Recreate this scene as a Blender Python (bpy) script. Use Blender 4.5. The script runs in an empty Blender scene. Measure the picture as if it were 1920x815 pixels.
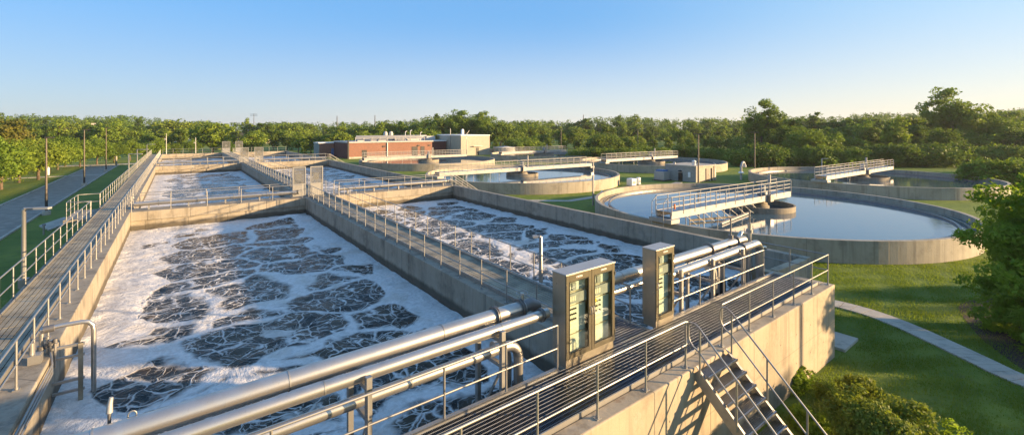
import bpy, math, random
import numpy as np
from mathutils import Vector, Matrix, noise as mnoise
random.seed(7)
rng = np.random.default_rng(11)
R = math.radians
S = bpy.context.scene
col = S.collection
PI = math.pi
HZ = .00016
DK = 2.6            # level of the decks above the lawn
CAMZ = 8.2
FW = (math.sin(R(36)), math.cos(R(36))); RT = (math.cos(R(36)), -math.sin(R(36)))
def W(d, lat):      # metres ahead of / to the right of the lookout point -> world
    return (d*FW[0]+lat*RT[0], d*FW[1]+lat*RT[1])
def G(b, d):        # bearing (tangent) and distance
    return W(d, b*d)
def B(px): return (px-960)/866.0
A_ = R(2.3)
def F(x, y, z=0.0): # the front gangway runs 2.3 degrees off the basins
    return Vector((x*math.cos(A_)-y*math.sin(A_), x*math.sin(A_)+y*math.cos(A_), z))

# ------------------------------------------------------------------ mesh builder
class MB:
    def __init__(s): s.v=[]; s.f=[]; s.sm=[]
    def add(s, vs, fs, smooth=False):
        o=len(s.v); s.v+= [tuple(v) for v in vs]; s.f+=[tuple(i+o for i in f) for f in fs]; s.sm+=[smooth]*len(fs)
    def box(s, c, d, rz=0.0):
        cx,cy,cz=c; a,b,h=d[0]/2,d[1]/2,d[2]/2; co,si=math.cos(rz),math.sin(rz)
        vs=[]
        for z in (-h,h):
            for x,y in ((-a,-b),(a,-b),(a,b),(-a,b)): vs.append((cx+x*co-y*si, cy+x*si+y*co, cz+z))
        s.add(vs,[(3,2,1,0),(4,5,6,7),(0,1,5,4),(1,2,6,5),(2,3,7,6),(3,0,4,7)]); return s
    def bb(s, x0,x1,y0,y1,z0,z1):
        return s.box(((x0+x1)/2,(y0+y1)/2,(z0+z1)/2),(abs(x1-x0),abs(y1-y0),abs(z1-z0)))
    def fb(s, x0,x1,y0,y1,z0,z1):   # box in the gangway's own axes
        c=F((x0+x1)/2,(y0+y1)/2,(z0+z1)/2); return s.box(c,(abs(x1-x0),abs(y1-y0),abs(z1-z0)),A_)
    def bar(s, p, q, w, h):
        p=Vector(p); q=Vector(q); d=(q-p).normalized(); u=Vector((0,0,1)) if abs(d.z)<.95 else Vector((0,1,0))
        r=d.cross(u).normalized(); u=r.cross(d).normalized(); vs=[]
        for e in (p,q):
            for a,b in ((-1,-1),(1,-1),(1,1),(-1,1)): vs.append(e+r*(a*w/2)+u*(b*h/2))
        s.add(vs,[(3,2,1,0),(4,5,6,7),(0,1,5,4),(1,2,6,5),(2,3,7,6),(3,0,4,7)]); return s
    def tube(s, pts, r, n=8, closed=False, caps=True, r2=None):
        pts=[Vector(p) for p in pts]; m=len(pts); vs=[]; up=None
        for i,p in enumerate(pts):
            if closed: t=(pts[(i+1)%m]-pts[i-1])
            elif i==0: t=pts[1]-pts[0]
            elif i==m-1: t=pts[-1]-pts[-2]
            else: t=(pts[i+1]-p).normalized()+(p-pts[i-1]).normalized()
            t=t.normalized()
            if up is None:
                up=Vector((0,0,1)) if abs(t.z)<.9 else Vector((1,0,0))
            a=(up-t*up.dot(t))
            if a.length<1e-4: a=t.orthogonal()
            a.normalize(); up=a; b=t.cross(a)
            rr=r if r2 is None else r+(r2-r)*i/(m-1)
            if 0<i<m-1 and not closed:
                c=max(.5,(pts[i+1]-p).normalized().dot(t)); 
            else: c=1
            for k in range(n):
                an=2*PI*k/n; vs.append(p+a*(math.cos(an)*rr)+b*(math.sin(an)*rr))
        fs=[]
        for i in range(m if closed else m-1):
            j=(i+1)%m
            for k in range(n): fs.append((i*n+k,i*n+(k+1)%n,j*n+(k+1)%n,j*n+k))
        s.add(vs,fs,True)
        if caps and not closed:
            s.add(vs[:n],[tuple(range(n-1,-1,-1))]); s.add(vs[-n:],[tuple(range(n))])
        return s
    def lathe(s, prof, c, n=24, cap=True, smooth=True):
        vs=[]; 
        for r,z in prof:
            for k in range(n): a=2*PI*k/n; vs.append((c[0]+r*math.cos(a),c[1]+r*math.sin(a),c[2]+z))
        fs=[]
        for i in range(len(prof)-1):
            for k in range(n): fs.append((i*n+k,i*n+(k+1)%n,(i+1)*n+(k+1)%n,(i+1)*n+k))
        s.add(vs,fs,smooth)
        if cap:
            s.add(vs[:n],[tuple(range(n-1,-1,-1))]); s.add(vs[-n:],[tuple(range(n))])
        return s
    def ring(s, c, r0, r1, z0, z1, n=128):   # closed annular wall
        vs=[]; 
        for r,z in ((r1,z0),(r1,z1),(r0,z1),(r0,z0)):
            for k in range(n): a=2*PI*k/n; vs.append((c[0]+r*math.cos(a),c[1]+r*math.sin(a),z))
        fs=[]
        for i in range(4):
            j=(i+1)%4
            for k in range(n): fs.append((i*n+k,i*n+(k+1)%n,j*n+(k+1)%n,j*n+k))
        s.add(vs,fs,False); return s
    def prism(s, poly, z0, z1):
        n=len(poly); vs=[(x,y,z0) for x,y in poly]+[(x,y,z1) for x,y in poly]
        s.add(vs,[tuple(range(n-1,-1,-1)),tuple(range(n,2*n))]+[(i,(i+1)%n,n+(i+1)%n,n+i) for i in range(n)]); return s
    def build(s, name, mat, parent=None, bevel=0):
        o0=Vector(parent['_o']) if parent is not None and '_o' in parent else Vector((0,0,0))
        loc=o0
        me=bpy.data.meshes.new(name)
        if parent is None:
            a=np.array(s.v); c=a.mean(0); c[2]=a[:,2].min(); loc=Vector(c)
        me.from_pydata([(x-loc.x,y-loc.y,z-loc.z) for x,y,z in s.v],[],s.f)
        me.polygons.foreach_set('use_smooth',s.sm)
        me.materials.append(mat); me.update()
        o=bpy.data.objects.new(name,me); col.objects.link(o)
        if parent is None: o.location=loc
        else:
            o.parent=parent; o['_o']=tuple(o0)
        if bevel:
            b=o.modifiers.new('Bevel','BEVEL'); b.width=bevel; b.segments=2; b.limit_method='ANGLE'
        return o
def thing(name, label, cat, loc, group=None):
    o=bpy.data.objects.new(name,None); col.objects.link(o); o.location=loc; o.empty_display_size=.3
    o['_o']=tuple(loc); o['label']=label; o['category']=cat
    if group: o['group']=group
    return o
def tag(o, label, cat, group=None):
    o['label']=label; o['category']=cat
    if group: o['group']=group
    return o
def struct(o): o['kind']='structure'; return o
def copy_tree(o, parent=None):
    c=o.copy(); col.objects.link(c); c.parent=parent
    for ch in [x for x in o.children]: copy_tree(ch,c)
    return c

# ------------------------------------------------------------------ materials
class NT:
    def __init__(s, name):
        s.m=bpy.data.materials.new(name); s.m.use_nodes=True; s.t=s.m.node_tree; s.t.nodes.clear()
        s.out=s.n('ShaderNodeOutputMaterial')
    def n(s, k, **kw):
        x=s.t.nodes.new(k)
        for a,b in kw.items(): setattr(x,a,b)
        return x
    def l(s, a, b): s.t.links.new(a,b)
    def set(s, sock, v):
        if v is None: return
        if isinstance(v,bpy.types.NodeSocket): s.l(v,sock)
        else: sock.default_value=v
    def math(s, op, a, b=None, c=None, clamp=False):
        x=s.n('ShaderNodeMath',operation=op,use_clamp=clamp); s.set(x.inputs[0],a); s.set(x.inputs[1],b)
        if c is not None: s.set(x.inputs[2],c)
        return x.outputs[0]
    def vmath(s, op, a, b):
        x=s.n('ShaderNodeVectorMath',operation=op); s.set(x.inputs[0],a)
        if op=='SCALE': s.set(x.inputs[3],b)
        else: s.set(x.inputs[1],b)
        return x.outputs[0]
    def ss(s, v, a, b, c=0.0, d=1.0):
        x=s.n('ShaderNodeMapRange',interpolation_type='SMOOTHSTEP'); s.set(x.inputs[0],v)
        for i,q in enumerate((a,b,c,d)): s.set(x.inputs[i+1],q)
        return x.outputs[0]
    def pos(s): return s.n('ShaderNodeNewGeometry').outputs['Position']
    def obj(s): return s.n('ShaderNodeTexCoord').outputs['Object']
    def noise(s, v, sc, det=4.0, ro=.55, out=0, dist=0.0):
        x=s.n('ShaderNodeTexNoise'); s.set(x.inputs['Vector'],v); x.inputs['Scale'].default_value=sc
        x.inputs['Detail'].default_value=det; x.inputs['Roughness'].default_value=ro; x.inputs['Distortion'].default_value=dist
        return x.outputs[out]
    def vor(s, v, sc, feat='F1', out='Distance', rnd=1.0):
        x=s.n('ShaderNodeTexVoronoi',feature=feat); s.set(x.inputs['Vector'],v); x.inputs['Scale'].default_value=sc
        x.inputs['Randomness'].default_value=rnd
        return x.outputs[out]
    def mix(s, f, a, b, mode='MIX'):
        x=s.n('ShaderNodeMix',data_type='RGBA',blend_type=mode); s.set(x.inputs[0],f)
        for i,q in ((6,a),(7,b)):
            if isinstance(q,tuple) and len(q)==3: q=q+(1,)
            s.set(x.inputs[i],q)
        return x.outputs[2]
    def sep(s, v):
        x=s.n('ShaderNodeSeparateXYZ'); s.set(x.inputs[0],v); return x.outputs
    def scale3(s, v, t): return s.vmath('MULTIPLY',v,t)
    def bump(s, h, st, dist, nrm=None):
        x=s.n('ShaderNodeBump'); s.set(x.inputs['Height'],h); x.inputs['Strength'].default_value=st; x.inputs['Distance'].default_value=dist
        if nrm is not None: s.l(nrm,x.inputs['Normal'])
        return x.outputs[0]
    def pbr(s, c, ro=.6, me=0.0, nrm=None, spec=.5, **kw):
        x=s.n('ShaderNodeBsdfPrincipled')
        if isinstance(c,tuple) and len(c)==3: c=c+(1,)
        s.set(x.inputs['Base Color'],c); s.set(x.inputs['Roughness'],ro); s.set(x.inputs['Metallic'],me)
        s.set(x.inputs['Specular IOR Level'],spec)
        if nrm is not None: s.l(nrm,x.inputs['Normal'])
        for a,b in kw.items(): s.set(x.inputs[a.replace('_',' ')],b)
        return x.outputs[0]
    def fin(s, sh): s.l(sh,s.out.inputs[0]); return s.m

def m_concrete(name, base=(.295,.252,.188), dark=(.07,.06,.045), joint='xy', stain=None, spacing=2.4):
    t=NT(name); p=t.pos(); x,y,z=t.sep(p)
    big=t.noise(p,.35,5,.6); fine=t.noise(p,9,6,.65); mid=t.noise(p,2.2,5,.6)
    st=t.noise(t.scale3(p,(2.6,2.6,.16)),1.0,5,.62)
    st2=t.noise(t.scale3(p,(7.5,7.5,.3)),1.0,4,.6)
    c=t.mix(t.ss(big,.35,.68),base,tuple(min(1,b*1.2) for b in base))
    c=t.mix(t.math('MULTIPLY',t.ss(st,.50,.74),.6),c,dark); bl=t.noise(p,.8,6,.7); c=t.mix(t.math('MULTIPLY',t.ss(bl,.48,.68),.5),c,dark)
    c=t.mix(t.math('MULTIPLY',t.ss(st2,.58,.74),.25),c,dark)
    c=t.mix(t.math('MULTIPLY',t.ss(mid,.52,.72),.28),c,(.46,.43,.37))
    c=t.mix(t.math('MULTIPLY',t.ss(fine,.58,.75),.35),c,dark)
    sp=t.vor(p,3.3,'F1'); c=t.mix(t.math('MULTIPLY',t.ss(sp,.075,.04),.55),c,(.07,.06,.05))
    if joint=='xy': u=t.math('ADD',x,y)
    else:
        ox,oy,oz=t.sep(t.obj()); u=t.math('MULTIPLY',t.math('ARCTAN2',oy,ox),14.8)
    fr=t.math('PINGPONG',u,spacing/2)
    j=t.ss(fr,.035,.008); fr2=t.math('PINGPONG',u,spacing/8); j2=t.ss(fr2,.02,.004)
    # each pour and each form board takes its own tone
    wn=t.n('ShaderNodeTexWhiteNoise',noise_dimensions='1D'); t.l(t.math('FLOOR',t.math('DIVIDE',u,spacing)),wn.inputs['W'])
    c=t.mix(t.math('MULTIPLY',wn.outputs[0],.14),c,tuple(b*.62 for b in base))
    wn2=t.n('ShaderNodeTexWhiteNoise',noise_dimensions='1D'); t.l(t.math('FLOOR',t.math('DIVIDE',u,spacing/4)),wn2.inputs['W'])
    c=t.mix(t.math('MULTIPLY',wn2.outputs[0],.08),c,(.5,.48,.43))
    c=t.mix(t.math('MULTIPLY',j,.38),c,(.08,.07,.06)); c=t.mix(t.math('MULTIPLY',j2,.08),c,(.1,.09,.08))
    if name=='front_wall_concrete':
        a=t.math('PINGPONG',t.math('ADD',u,.6),.6); b=t.math('PINGPONG',t.math('ADD',z,.05),.45)
        dd=t.math('SQRT',t.math('ADD',t.math('MULTIPLY',a,a),t.math('MULTIPLY',b,b)))
        c=t.mix(t.math('MULTIPLY',t.ss(dd,.035,.018),.75),c,(.06,.05,.04))
        rs=t.noise(t.scale3(p,(3.8,3.8,.22)),1.0,4,.6); c=t.mix(t.math('MULTIPLY',t.ss(rs,.60,.72),.5),c,(.19,.105,.05))
        pj=t.math('ABSOLUTE',t.math('SUBTRACT',z,1.27)); c=t.mix(t.math('MULTIPLY',t.ss(pj,.016,.005),.4),c,dark)
    if stain is not None:
        sn=t.math('MULTIPLY',t.noise(p,1.3,5,.65),.32)
        k=t.ss(t.math('SUBTRACT',z,sn),stain-.16,stain+.05,1,0)
        c=t.mix(t.math('MULTIPLY',k,.82),c,(.05,.042,.03))
    h=t.math('ADD',t.math('MULTIPLY',fine,.5),t.math('ADD',t.math('MULTIPLY',mid,.5),t.math('MULTIPLY',j,-.7)))
    return t.fin(t.pbr(c,t.ss(mid,.3,.7,.72,.92),0,t.bump(h,.55,.02),.3))
def m_metal(name, c=(.55,.54,.52), ro=.38, me=.75, var=.25):
    t=NT(name); p=t.pos(); n=t.noise(p,3.5,5,.6); f=t.noise(p,38,3,.6)
    cc=t.mix(t.ss(n,.3,.75),c,tuple(q*(1-var) for q in c)); cc=t.mix(t.math('MULTIPLY',t.ss(f,.58,.72),.25),cc,(.22,.19,.15))
    return t.fin(t.pbr(cc,t.math('ADD',t.math('MULTIPLY',n,.25),ro-.12),me,t.bump(f,.12,.004)))
def m_plain(name, c, ro=.6, me=0.0, var=.15, sc=4.0):
    t=NT(name); p=t.pos(); n=t.noise(p,sc,5,.6)
    return t.fin(t.pbr(t.mix(t.ss(n,.3,.7),tuple(q*(1+var) for q in c),tuple(q*(1-var) for q in c)),ro,me))
def m_leaf(name, c, c2, trans=.30):
    t=NT(name); g=t.n('ShaderNodeNewGeometry'); oi=t.n('ShaderNodeObjectInfo')
    r=g.outputs['Random Per Island']; n=t.noise(g.outputs['Position'],.45,4,.7)
    cc=t.mix(t.math('ADD',t.math('MULTIPLY',r,.45),t.math('MULTIPLY',t.ss(n,.38,.6),.55)),c,c2)
    cc=t.mix(t.math('MULTIPLY',oi.outputs['Random'],.28),cc,(c2[0]*1.35,c2[1]*1.02,c2[2]*.6))
    d=t.pbr(cc,.6,0,None,.15); tr=t.n('ShaderNodeBsdfTranslucent'); t.l(t.mix(.5,cc,(c2[0]*1.6,c2[1]*1.6,c2[2]*.6)),tr.inputs[0])
    mx=t.n('ShaderNodeMixShader'); mx.inputs[0].default_value=trans; t.l(d,mx.inputs[1]); t.l(tr.outputs[0],mx.inputs[2])
    return t.fin(mx.outputs[0])
def m_brick(name, c=(.33,.135,.085)):
    t=NT(name); p=t.pos(); x,y,z=t.sep(p); cv=t.n('ShaderNodeCombineXYZ'); t.l(t.math('ADD',x,y),cv.inputs[0]); t.l(z,cv.inputs[1])
    b=t.n('ShaderNodeTexBrick'); t.l(cv.outputs[0],b.inputs[0]); b.inputs['Scale'].default_value=1
    b.inputs['Brick Width'].default_value=.4; b.inputs['Row Height'].default_value=.2; b.inputs['Mortar Size'].default_value=.014
    b.inputs['Color1'].default_value=c+(1,); b.inputs['Color2'].default_value=(c[0]*.75,c[1]*.8,c[2]*.85,1); b.inputs['Mortar'].default_value=(c[0]*.9+.05,c[1]+.07,c[2]+.06,1)
    n=t.noise(p,.5,4,.6); return t.fin(t.pbr(t.mix(t.math('MULTIPLY',n,.4),b.outputs[0],tuple(q*.6 for q in c)),.85,0,None,.2))
def m_grass(name):
    t=NT(name); p=t.pos(); x_,y_,z_=t.sep(p); a=t.noise(p,.09,4,.6); b=t.noise(p,1.1,5,.65); c=t.noise(p,14,4,.7)
    x=t.mix(t.ss(a,.35,.65),(.12,.18,.022),(.20,.245,.035)); x=t.mix(t.math('MULTIPLY',t.ss(b,.42,.7),.6),x,(.075,.125,.018))
    x=t.mix(t.math('MULTIPLY',t.ss(c,.5,.72),.5),x,(.22,.25,.06)); bare=t.noise(p,.42,5,.7)
    x=t.mix(t.math('MULTIPLY',t.ss(bare,.60,.74),.6),x,(.13,.12,.06)); mo=t.ss(t.math('SINE',t.math('MULTIPLY',t.math('ADD',t.math('MULTIPLY',x_,.6),y_),2.6)),-.3,.3); x=t.mix(t.math('MULTIPLY',mo,.14),x,(.05,.09,.02))
    h=t.math('ADD',c,t.math('MULTIPLY',b,1.5)); return t.fin(t.pbr(x,.85,0,t.bump(h,.9,.06),.2))
def m_foam(name):
    t=NT(name); p=t.pos(); x,y,z=t.sep(p)
    at=t.n('ShaderNodeAttribute',attribute_name='edge'); ed=at.outputs['Fac']
    w1=t.vmath('SCALE',t.vmath('SUBTRACT',t.noise(p,.35,1.5,.5,1),(.5,.5,.5)),2.6)
    w2=t.vmath('SCALE',t.vmath('SUBTRACT',t.noise(p,1.5,2,.5,1),(.5,.5,.5)),.35)
    q=t.vmath('ADD',t.vmath('ADD',p,w1),w2); q=t.scale3(q,(1,1,0))
    d=t.vor(t.scale3(q,(.235,.33,0)),1.0,'DISTANCE_TO_EDGE',rnd=.85)     # boiling patches over the diffusers, foam bands between
    nb=t.noise(p,.6,3,.6); n3=t.noise(q,3.2,4,.6)
    v=t.math('SUBTRACT',d,t.math('MULTIPLY',ed,.40)); v=t.math('SUBTRACT',v,t.math('MULTIPLY',t.math('SUBTRACT',nb,.48),.22)); v=t.math('ADD',v,t.math('MULTIPLY',t.math('SUBTRACT',n3,.5),.05))
    solid=t.ss(v,.075,.02)
    q2=t.vmath('ADD',p,t.vmath('SCALE',t.vmath('SUBTRACT',t.noise(p,.8,1.5,.5,1),(.5,.5,.5)),1.0)); q2=t.vmath('ADD',q2,t.vmath('SCALE',t.vmath('SUBTRACT',t.noise(p,2.6,2,.5,1),(.5,.5,.5)),.34)); q2=t.scale3(q2,(1,1,0))
    wv=t.noise(p,.9,3,.6); wf=t.noise(p,2.7,3,.6)
    e1=t.vor(q2,1.25,'DISTANCE_TO_EDGE'); e2=t.vor(q2,2.9,'DISTANCE_TO_EDGE'); e3=t.vor(q2,6.5,'DISTANCE_TO_EDGE')
    l1=t.ss(e1,t.math('MULTIPLY_ADD',t.ss(wf,.35,.65),.065,.022),.008)
    l2=t.math('MULTIPLY',t.ss(e2,t.math('MULTIPLY_ADD',t.ss(wf,.40,.64),.12,.02),.0),t.ss(wv,.36,.6,.25,.85))
    l3=t.math('MULTIPLY',t.ss(e3,t.math('MULTIPLY',t.ss(wf,.46,.7),.2),.0),t.ss(nb,.42,.58,0,.6))
    web=t.math('MAXIMUM',t.math('MULTIPLY',l1,.92),t.math('MAXIMUM',l2,l3))
    foam=t.math('MAXIMUM',solid,web)
    fb=t.noise(q,2.2,6,.66); fb2=t.noise(q2,5.5,5,.65); fine=t.noise(p,24,3,.6)
    hol=t.math('MULTIPLY',t.math('MULTIPLY',t.ss(fb,.44,.34),.25),t.ss(v,-.12,.05))
    foam2=t.math('SUBTRACT',foam,hol,clamp=True)
    fc=t.mix(t.ss(fb2,.3,.7),(.58,.55,.51),(.78,.75,.71)); fc=t.mix(t.math('MULTIPLY',t.ss(nb,.52,.68),.45),fc,(.48,.41,.32))
    wc=t.mix(t.ss(wv,.35,.65),(.012,.013,.012),(.060,.044,.026))
    h=t.math('ADD',t.math('MULTIPLY',foam,.7),t.math('ADD',t.math('MULTIPLY',fb,1.3),t.math('ADD',t.math('MULTIPLY',fb2,.35),t.math('MULTIPLY',fine,.08))))
    rip=t.math('ADD',t.noise(q2,2.2,4,.6),t.math('MULTIPLY',t.noise(p,9,3,.6),.3))
    fo=t.pbr(fc,.8,0,t.bump(h,.8,.10),.2); wa=t.pbr(wc,.16,0,t.bump(rip,.7,.08),.15,IOR=1.33)
    mx=t.n('ShaderNodeMixShader'); t.l(foam2,mx.inputs[0]); t.l(wa,mx.inputs[1]); t.l(fo,mx.inputs[2])
    return t.fin(mx.outputs[0])
def m_water(name):
    t=NT(name); p=t.pos(); a=t.noise(p,1.6,4,.55); b=t.noise(t.scale3(p,(1,2.2,1)),5,3,.5)
    h=t.math('ADD',a,t.math('MULTIPLY',b,.4)); return t.fin(t.pbr((.06,.105,.135),.05,0,t.bump(h,.10,.03),.8,IOR=1.4))

M={}
M['conc']=m_concrete('concrete'); M['basin']=m_concrete('basin_concrete',stain=1.58)
M['front']=m_concrete('front_wall_concrete',(.37,.30,.205),(.16,.125,.085),'xy',None,2.4)
M['tank']=m_concrete('tank_concrete',(.345,.30,.225),(.13,.11,.08),'ang',None,4.64); M['pale']=m_concrete('path_concrete',(.44,.39,.31),(.22,.2,.17),'xy',None,3.0)
M['well']=m_concrete('well_concrete',(.25,.21,.15),(.09,.075,.05),'ang',None,1.2)
M['galv']=m_metal('galvanised_steel',(.40,.385,.355),.45,.7)
M['steel']=m_metal('stainless_pipe_steel',(.56,.53,.48),.34,.85,.2)
M['dsteel']=m_metal('dark_flange_steel',(.24,.23,.22),.45,.7)
M['grate']=m_metal('grating_steel',(.25,.28,.33),.32,1.0)
M['rod']=m_metal('rod_steel',(.36,.38,.40),.5,.5)
M['plank']=m_plain('deck_plank',(.27,.235,.165),.65,.05,.4,1.2)
M['bridge']=m_plain('bridge_paint',(.38,.355,.31),.55,.1,.12,1.5)
M['cab']=m_metal('cabinet_steel',(.47,.41,.31),.32,.8,.15); M['cabtop']=m_metal('cabinet_top_steel',(.42,.41,.39),.5,.4,.1)
M['frame']=m_metal('door_frame_steel',(.20,.175,.12),.35,.7,.2)
M['cream']=m_plain('cream_back_plate',(.62,.58,.44),.6); M['celadon']=m_plain('pale_green_plate',(.46,.52,.46),.6,0,.08); M['black']=m_plain('black_plastic',(.015,.015,.015),.4)
M['grey']=m_plain('grey_device',(.22,.23,.22),.5); M['white']=m_plain('white_paint',(.78,.77,.74),.5,0,.05)
M['red']=m_plain('red_mark',(.45,.05,.03),.5); M['yellow']=m_plain('yellow_mark',(.65,.5,.04),.5); M['orange']=m_plain('orange_cap',(.75,.18,.02),.5)
M['brick']=m_brick('brick_wall',(.30,.14,.095)); M['dark_shade_brick']=m_brick('dark_and_shade_brick',(.16,.055,.045)); M['beige']=m_brick('beige_block_wall',(.50,.42,.32)); M['shade_block']=m_brick('shaded_block_wall',(.38,.35,.31))  # dark brick and grey block hold the shade of faces turned from the sun
M['roof']=m_plain('roof_membrane',(.42,.41,.39),.7); M['void_shade']=m_plain('void_shade_floor',(.02,.025,.03),.08,0,.1); M['blue']=m_plain('blue_paint',(.05,.14,.32),.5)  # the near-black glossy tone is painted shade for below the grating
M['brown']=m_plain('brown_pole_paint',(.12,.095,.07),.5,.2); M['dark']=m_plain('dark_bronze',(.035,.03,.025),.5)
M['asph']=m_plain('asphalt',(.25,.215,.17),.85,0,.25,1.3); M['soil']=m_plain('bark_mulch',(.045,.028,.018),.95,0,.5,12)
M['grass']=m_grass('grass'); M['foam']=m_foam('foaming_water'); M['water']=m_water('tank_water')
M['bark']=m_plain('bark',(.12,.085,.055),.9,0,.35,6)
M['leaf']=m_leaf('foliage_mid',(.036,.082,.012),(.20,.285,.034)); M['leafd']=m_leaf('foliage_dark',(.028,.066,.010),(.145,.215,.027)); M['leafy']=m_leaf('foliage_yellow',(.07,.13,.017),(.21,.28,.036))
M['leafn']=m_leaf('foliage_near',(.07,.14,.016),(.24,.34,.04),.5); M['leafo']=m_leaf('foliage_rust',(.08,.11,.02),(.18,.16,.03))
M['leafs']=m_leaf('foliage_shrub',(.05,.09,.014),(.20,.24,.035),.35)
M['blade']=m_leaf('grass_blade',(.08,.15,.018),(.18,.24,.035),.45)
def m_glass():
    t=NT('cabinet_glass'); tr=t.n('ShaderNodeBsdfTransparent'); tr.inputs[0].default_value=(.95,.98,.95,1); g=t.n('ShaderNodeBsdfGlossy'); g.inputs['Roughness'].default_value=.02
    gg=t.n('ShaderNodeNewGeometry'); dp=t.n('ShaderNodeVectorMath',operation='DOT_PRODUCT'); t.l(gg.outputs['Normal'],dp.inputs[0]); t.l(gg.outputs['Incoming'],dp.inputs[1]); f=t.math('ADD',t.math('MULTIPLY',t.math('POWER',t.math('SUBTRACT',1.0,t.math('ABSOLUTE',dp.outputs['Value'])),5.0),.9),.04); mx=t.n('ShaderNodeMixShader'); t.l(f,mx.inputs[0]); t.l(tr.outputs[0],mx.inputs[1]); t.l(g.outputs[0],mx.inputs[2]); return t.fin(mx.outputs[0])
M['glass']=m_glass()
t=NT('wire_mesh'); tr=t.n('ShaderNodeBsdfTransparent'); x,y,z=t.sep(t.pos())
k=t.math('MAXIMUM',t.ss(t.math('PINGPONG',x,.03),.016,.008),t.ss(t.math('PINGPONG',z,.03),.016,.008))
mx=t.n('ShaderNodeMixShader'); t.l(t.math('ADD',t.math('MULTIPLY',k,.5),.18),mx.inputs[0]); t.l(tr.outputs[0],mx.inputs[1]); t.l(t.pbr((.13,.13,.12),.6),mx.inputs[2]); M['mesh']=t.fin(mx.outputs[0])

# ------------------------------------------------------------------ ground
def gz(x,y):
    r=math.hypot(x-30,y-40)
    z=0.0
    if r>260: z+=min(1,(r-260)/400)*7*(.5+.5*mnoise.noise(Vector((x*.0025,y*.0025,.3))))
    return z
mb=MB(); n=110; L=1500.0
def warp(u): return math.copysign(abs(u)**2.2,u)*L
vs=[]; 
for j in range(n+1):
    for i in range(n+1):
        x=30+warp(i/n*2-1); y=40+warp(j/n*2-1); vs.append((x,y,gz(x,y)))
mb.add(vs,[(j*(n+1)+i,j*(n+1)+i+1,(j+1)*(n+1)+i+1,(j+1)*(n+1)+i) for j in range(n) for i in range(n)],True)
g=struct(mb.build('ground',M['grass']))
# road on the left with kerbs, cross path at its end
struct(MB().bb(-15.0,-10.6,-20,136,.004,.03).build('road',M['asph']))
k=MB()
k.bb(-15.18,-15.0,-20,136,0,.13); k.bb(-10.6,-10.42,-20,136,0,.13); struct(k.build('road_kerb',M['pale']))
struct(MB().bb(-40,-3,137,140.5,0,.035).build('cross_road',M['pale']))
struct(MB().bb(-26,-15.2,109,110.2,0,.04).build('path_strip',M['pale'])); struct(MB().bb(-15.0,-10.6,109,110,.03,.036).build('road_stripe',M['pale']))
def ribbon(pts, w, z, name, mat, seam=2.0):
    mb=MB(); P=[Vector((a,b,0)) for a,b in pts]; 
    # resample to slabs
    out=[P[0]]; 
    for a,b in zip(P,P[1:]):
        m=max(1,int((b-a).length/seam)); out+= [a.lerp(b,(i+1)/m) for i in range(m)]
    for i in range(len(out)-1):
        a,b=out[i],out[i+1]; d=(b-a).normalized(); 
        ta=((out[i]-out[i-1]).normalized()+d).normalized() if i else d
        tb=((out[i+2]-out[i+1]).normalized()+d).normalized() if i+2<len(out) else d
        na=Vector((-ta.y,ta.x,0)); nb_=Vector((-tb.y,tb.x,0)); a2=a+d*.012; b2=b-d*.012
        mb.prism([(a2-na*w/2)[:2],(b2-nb_*w/2)[:2],(b2+nb_*w/2)[:2],(a2+na*w/2)[:2]],-.02,z)
    return struct(mb.build(name,mat))
def smooth(pts, k=3):
    for _ in range(k):
        q=[pts[0]]
        for a,b in zip(pts,pts[1:]): q+=[(a[0]*.75+b[0]*.25,a[1]*.75+b[1]*.25),(a[0]*.25+b[0]*.75,a[1]*.25+b[1]*.75)]
        pts=q+[pts[-1]]
    return pts
def U(px,py,h): d=866*h/(py-241); return W(d,(px-960)/866*d)
pth=[U(1500,560,8.2),U(1565,568,8.2),U(1666,597,8.2),U(1820,668,8.2),U(1920,718,8.2),(21.6,-.5),(20.6,-6)]
ribbon(smooth(pth,2),.95,.05,'path',M['pale'],2.2)
ribbon([(27.6,47.5),(31,42.5),(36,38.5),(44,39.2),(56,40),(62,42)],1.0,.04,'path',M['pale'],3)
a=F(19.9,5.9); struct(MB().box((20.55,7.5,.04),(1.5,1.9,.12),A_).build('slab',M['pale']))
struct(MB().prism([U(73,425,8.2),U(92,433,8.2),U(146,413,8.2),U(120,409,8.2)],0,.12).build('pad',M['pale']))
# mulch bed by the right-hand tree
bed=[(W(*p)) for p in [(17.8,18.2),(19.5,19.2),(22.0,21),(23,26),(15,26),(13.6,17.4),(15.3,17.2)]]
struct(MB().prism(smooth(bed+[bed[0]],2)[:-1],-.01,.012).build('mulch_bed',M['soil']))

# ------------------------------------------------------------------ aeration basins
YX=[(40.0,41.7),(86.0,87.8),(126.0,127.0)]     # cross walls
b=thing('aeration_basin','long concrete aeration basin in two columns, full of foaming water','basin',(3,8,0))
MB().bb(-3.1,-2.5,3.5,127,0,DK).build('left_wall',M['basin'],b,.025)
MB().bb(8.45,10.72,7.75,127,0,DK).build('centre_wall',M['basin'],b,.025)
MB().bb(21.98,22.35,8.62,127,0,DK+.02).build('right_wall',M['basin'],b,.025)
for i,(y0,y1) in enumerate(YX):
    for x0,x1 in ((-2.5,8.45),(10.72,21.98)):
        m=MB(); m.bb(x0+.002,x1-.002,y0+.14,y1-.14,0,DK-.62); m.bb(x0+.004,x1-.004,y0,y1,DK-.618,DK-.004)
        m.build('cross_wall',M['basin'],b,.02)
MB().bb(19.3,21.977,8.62,8.95,0,DK-.03).build('end_wall',M['front'],b,.02)
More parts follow.
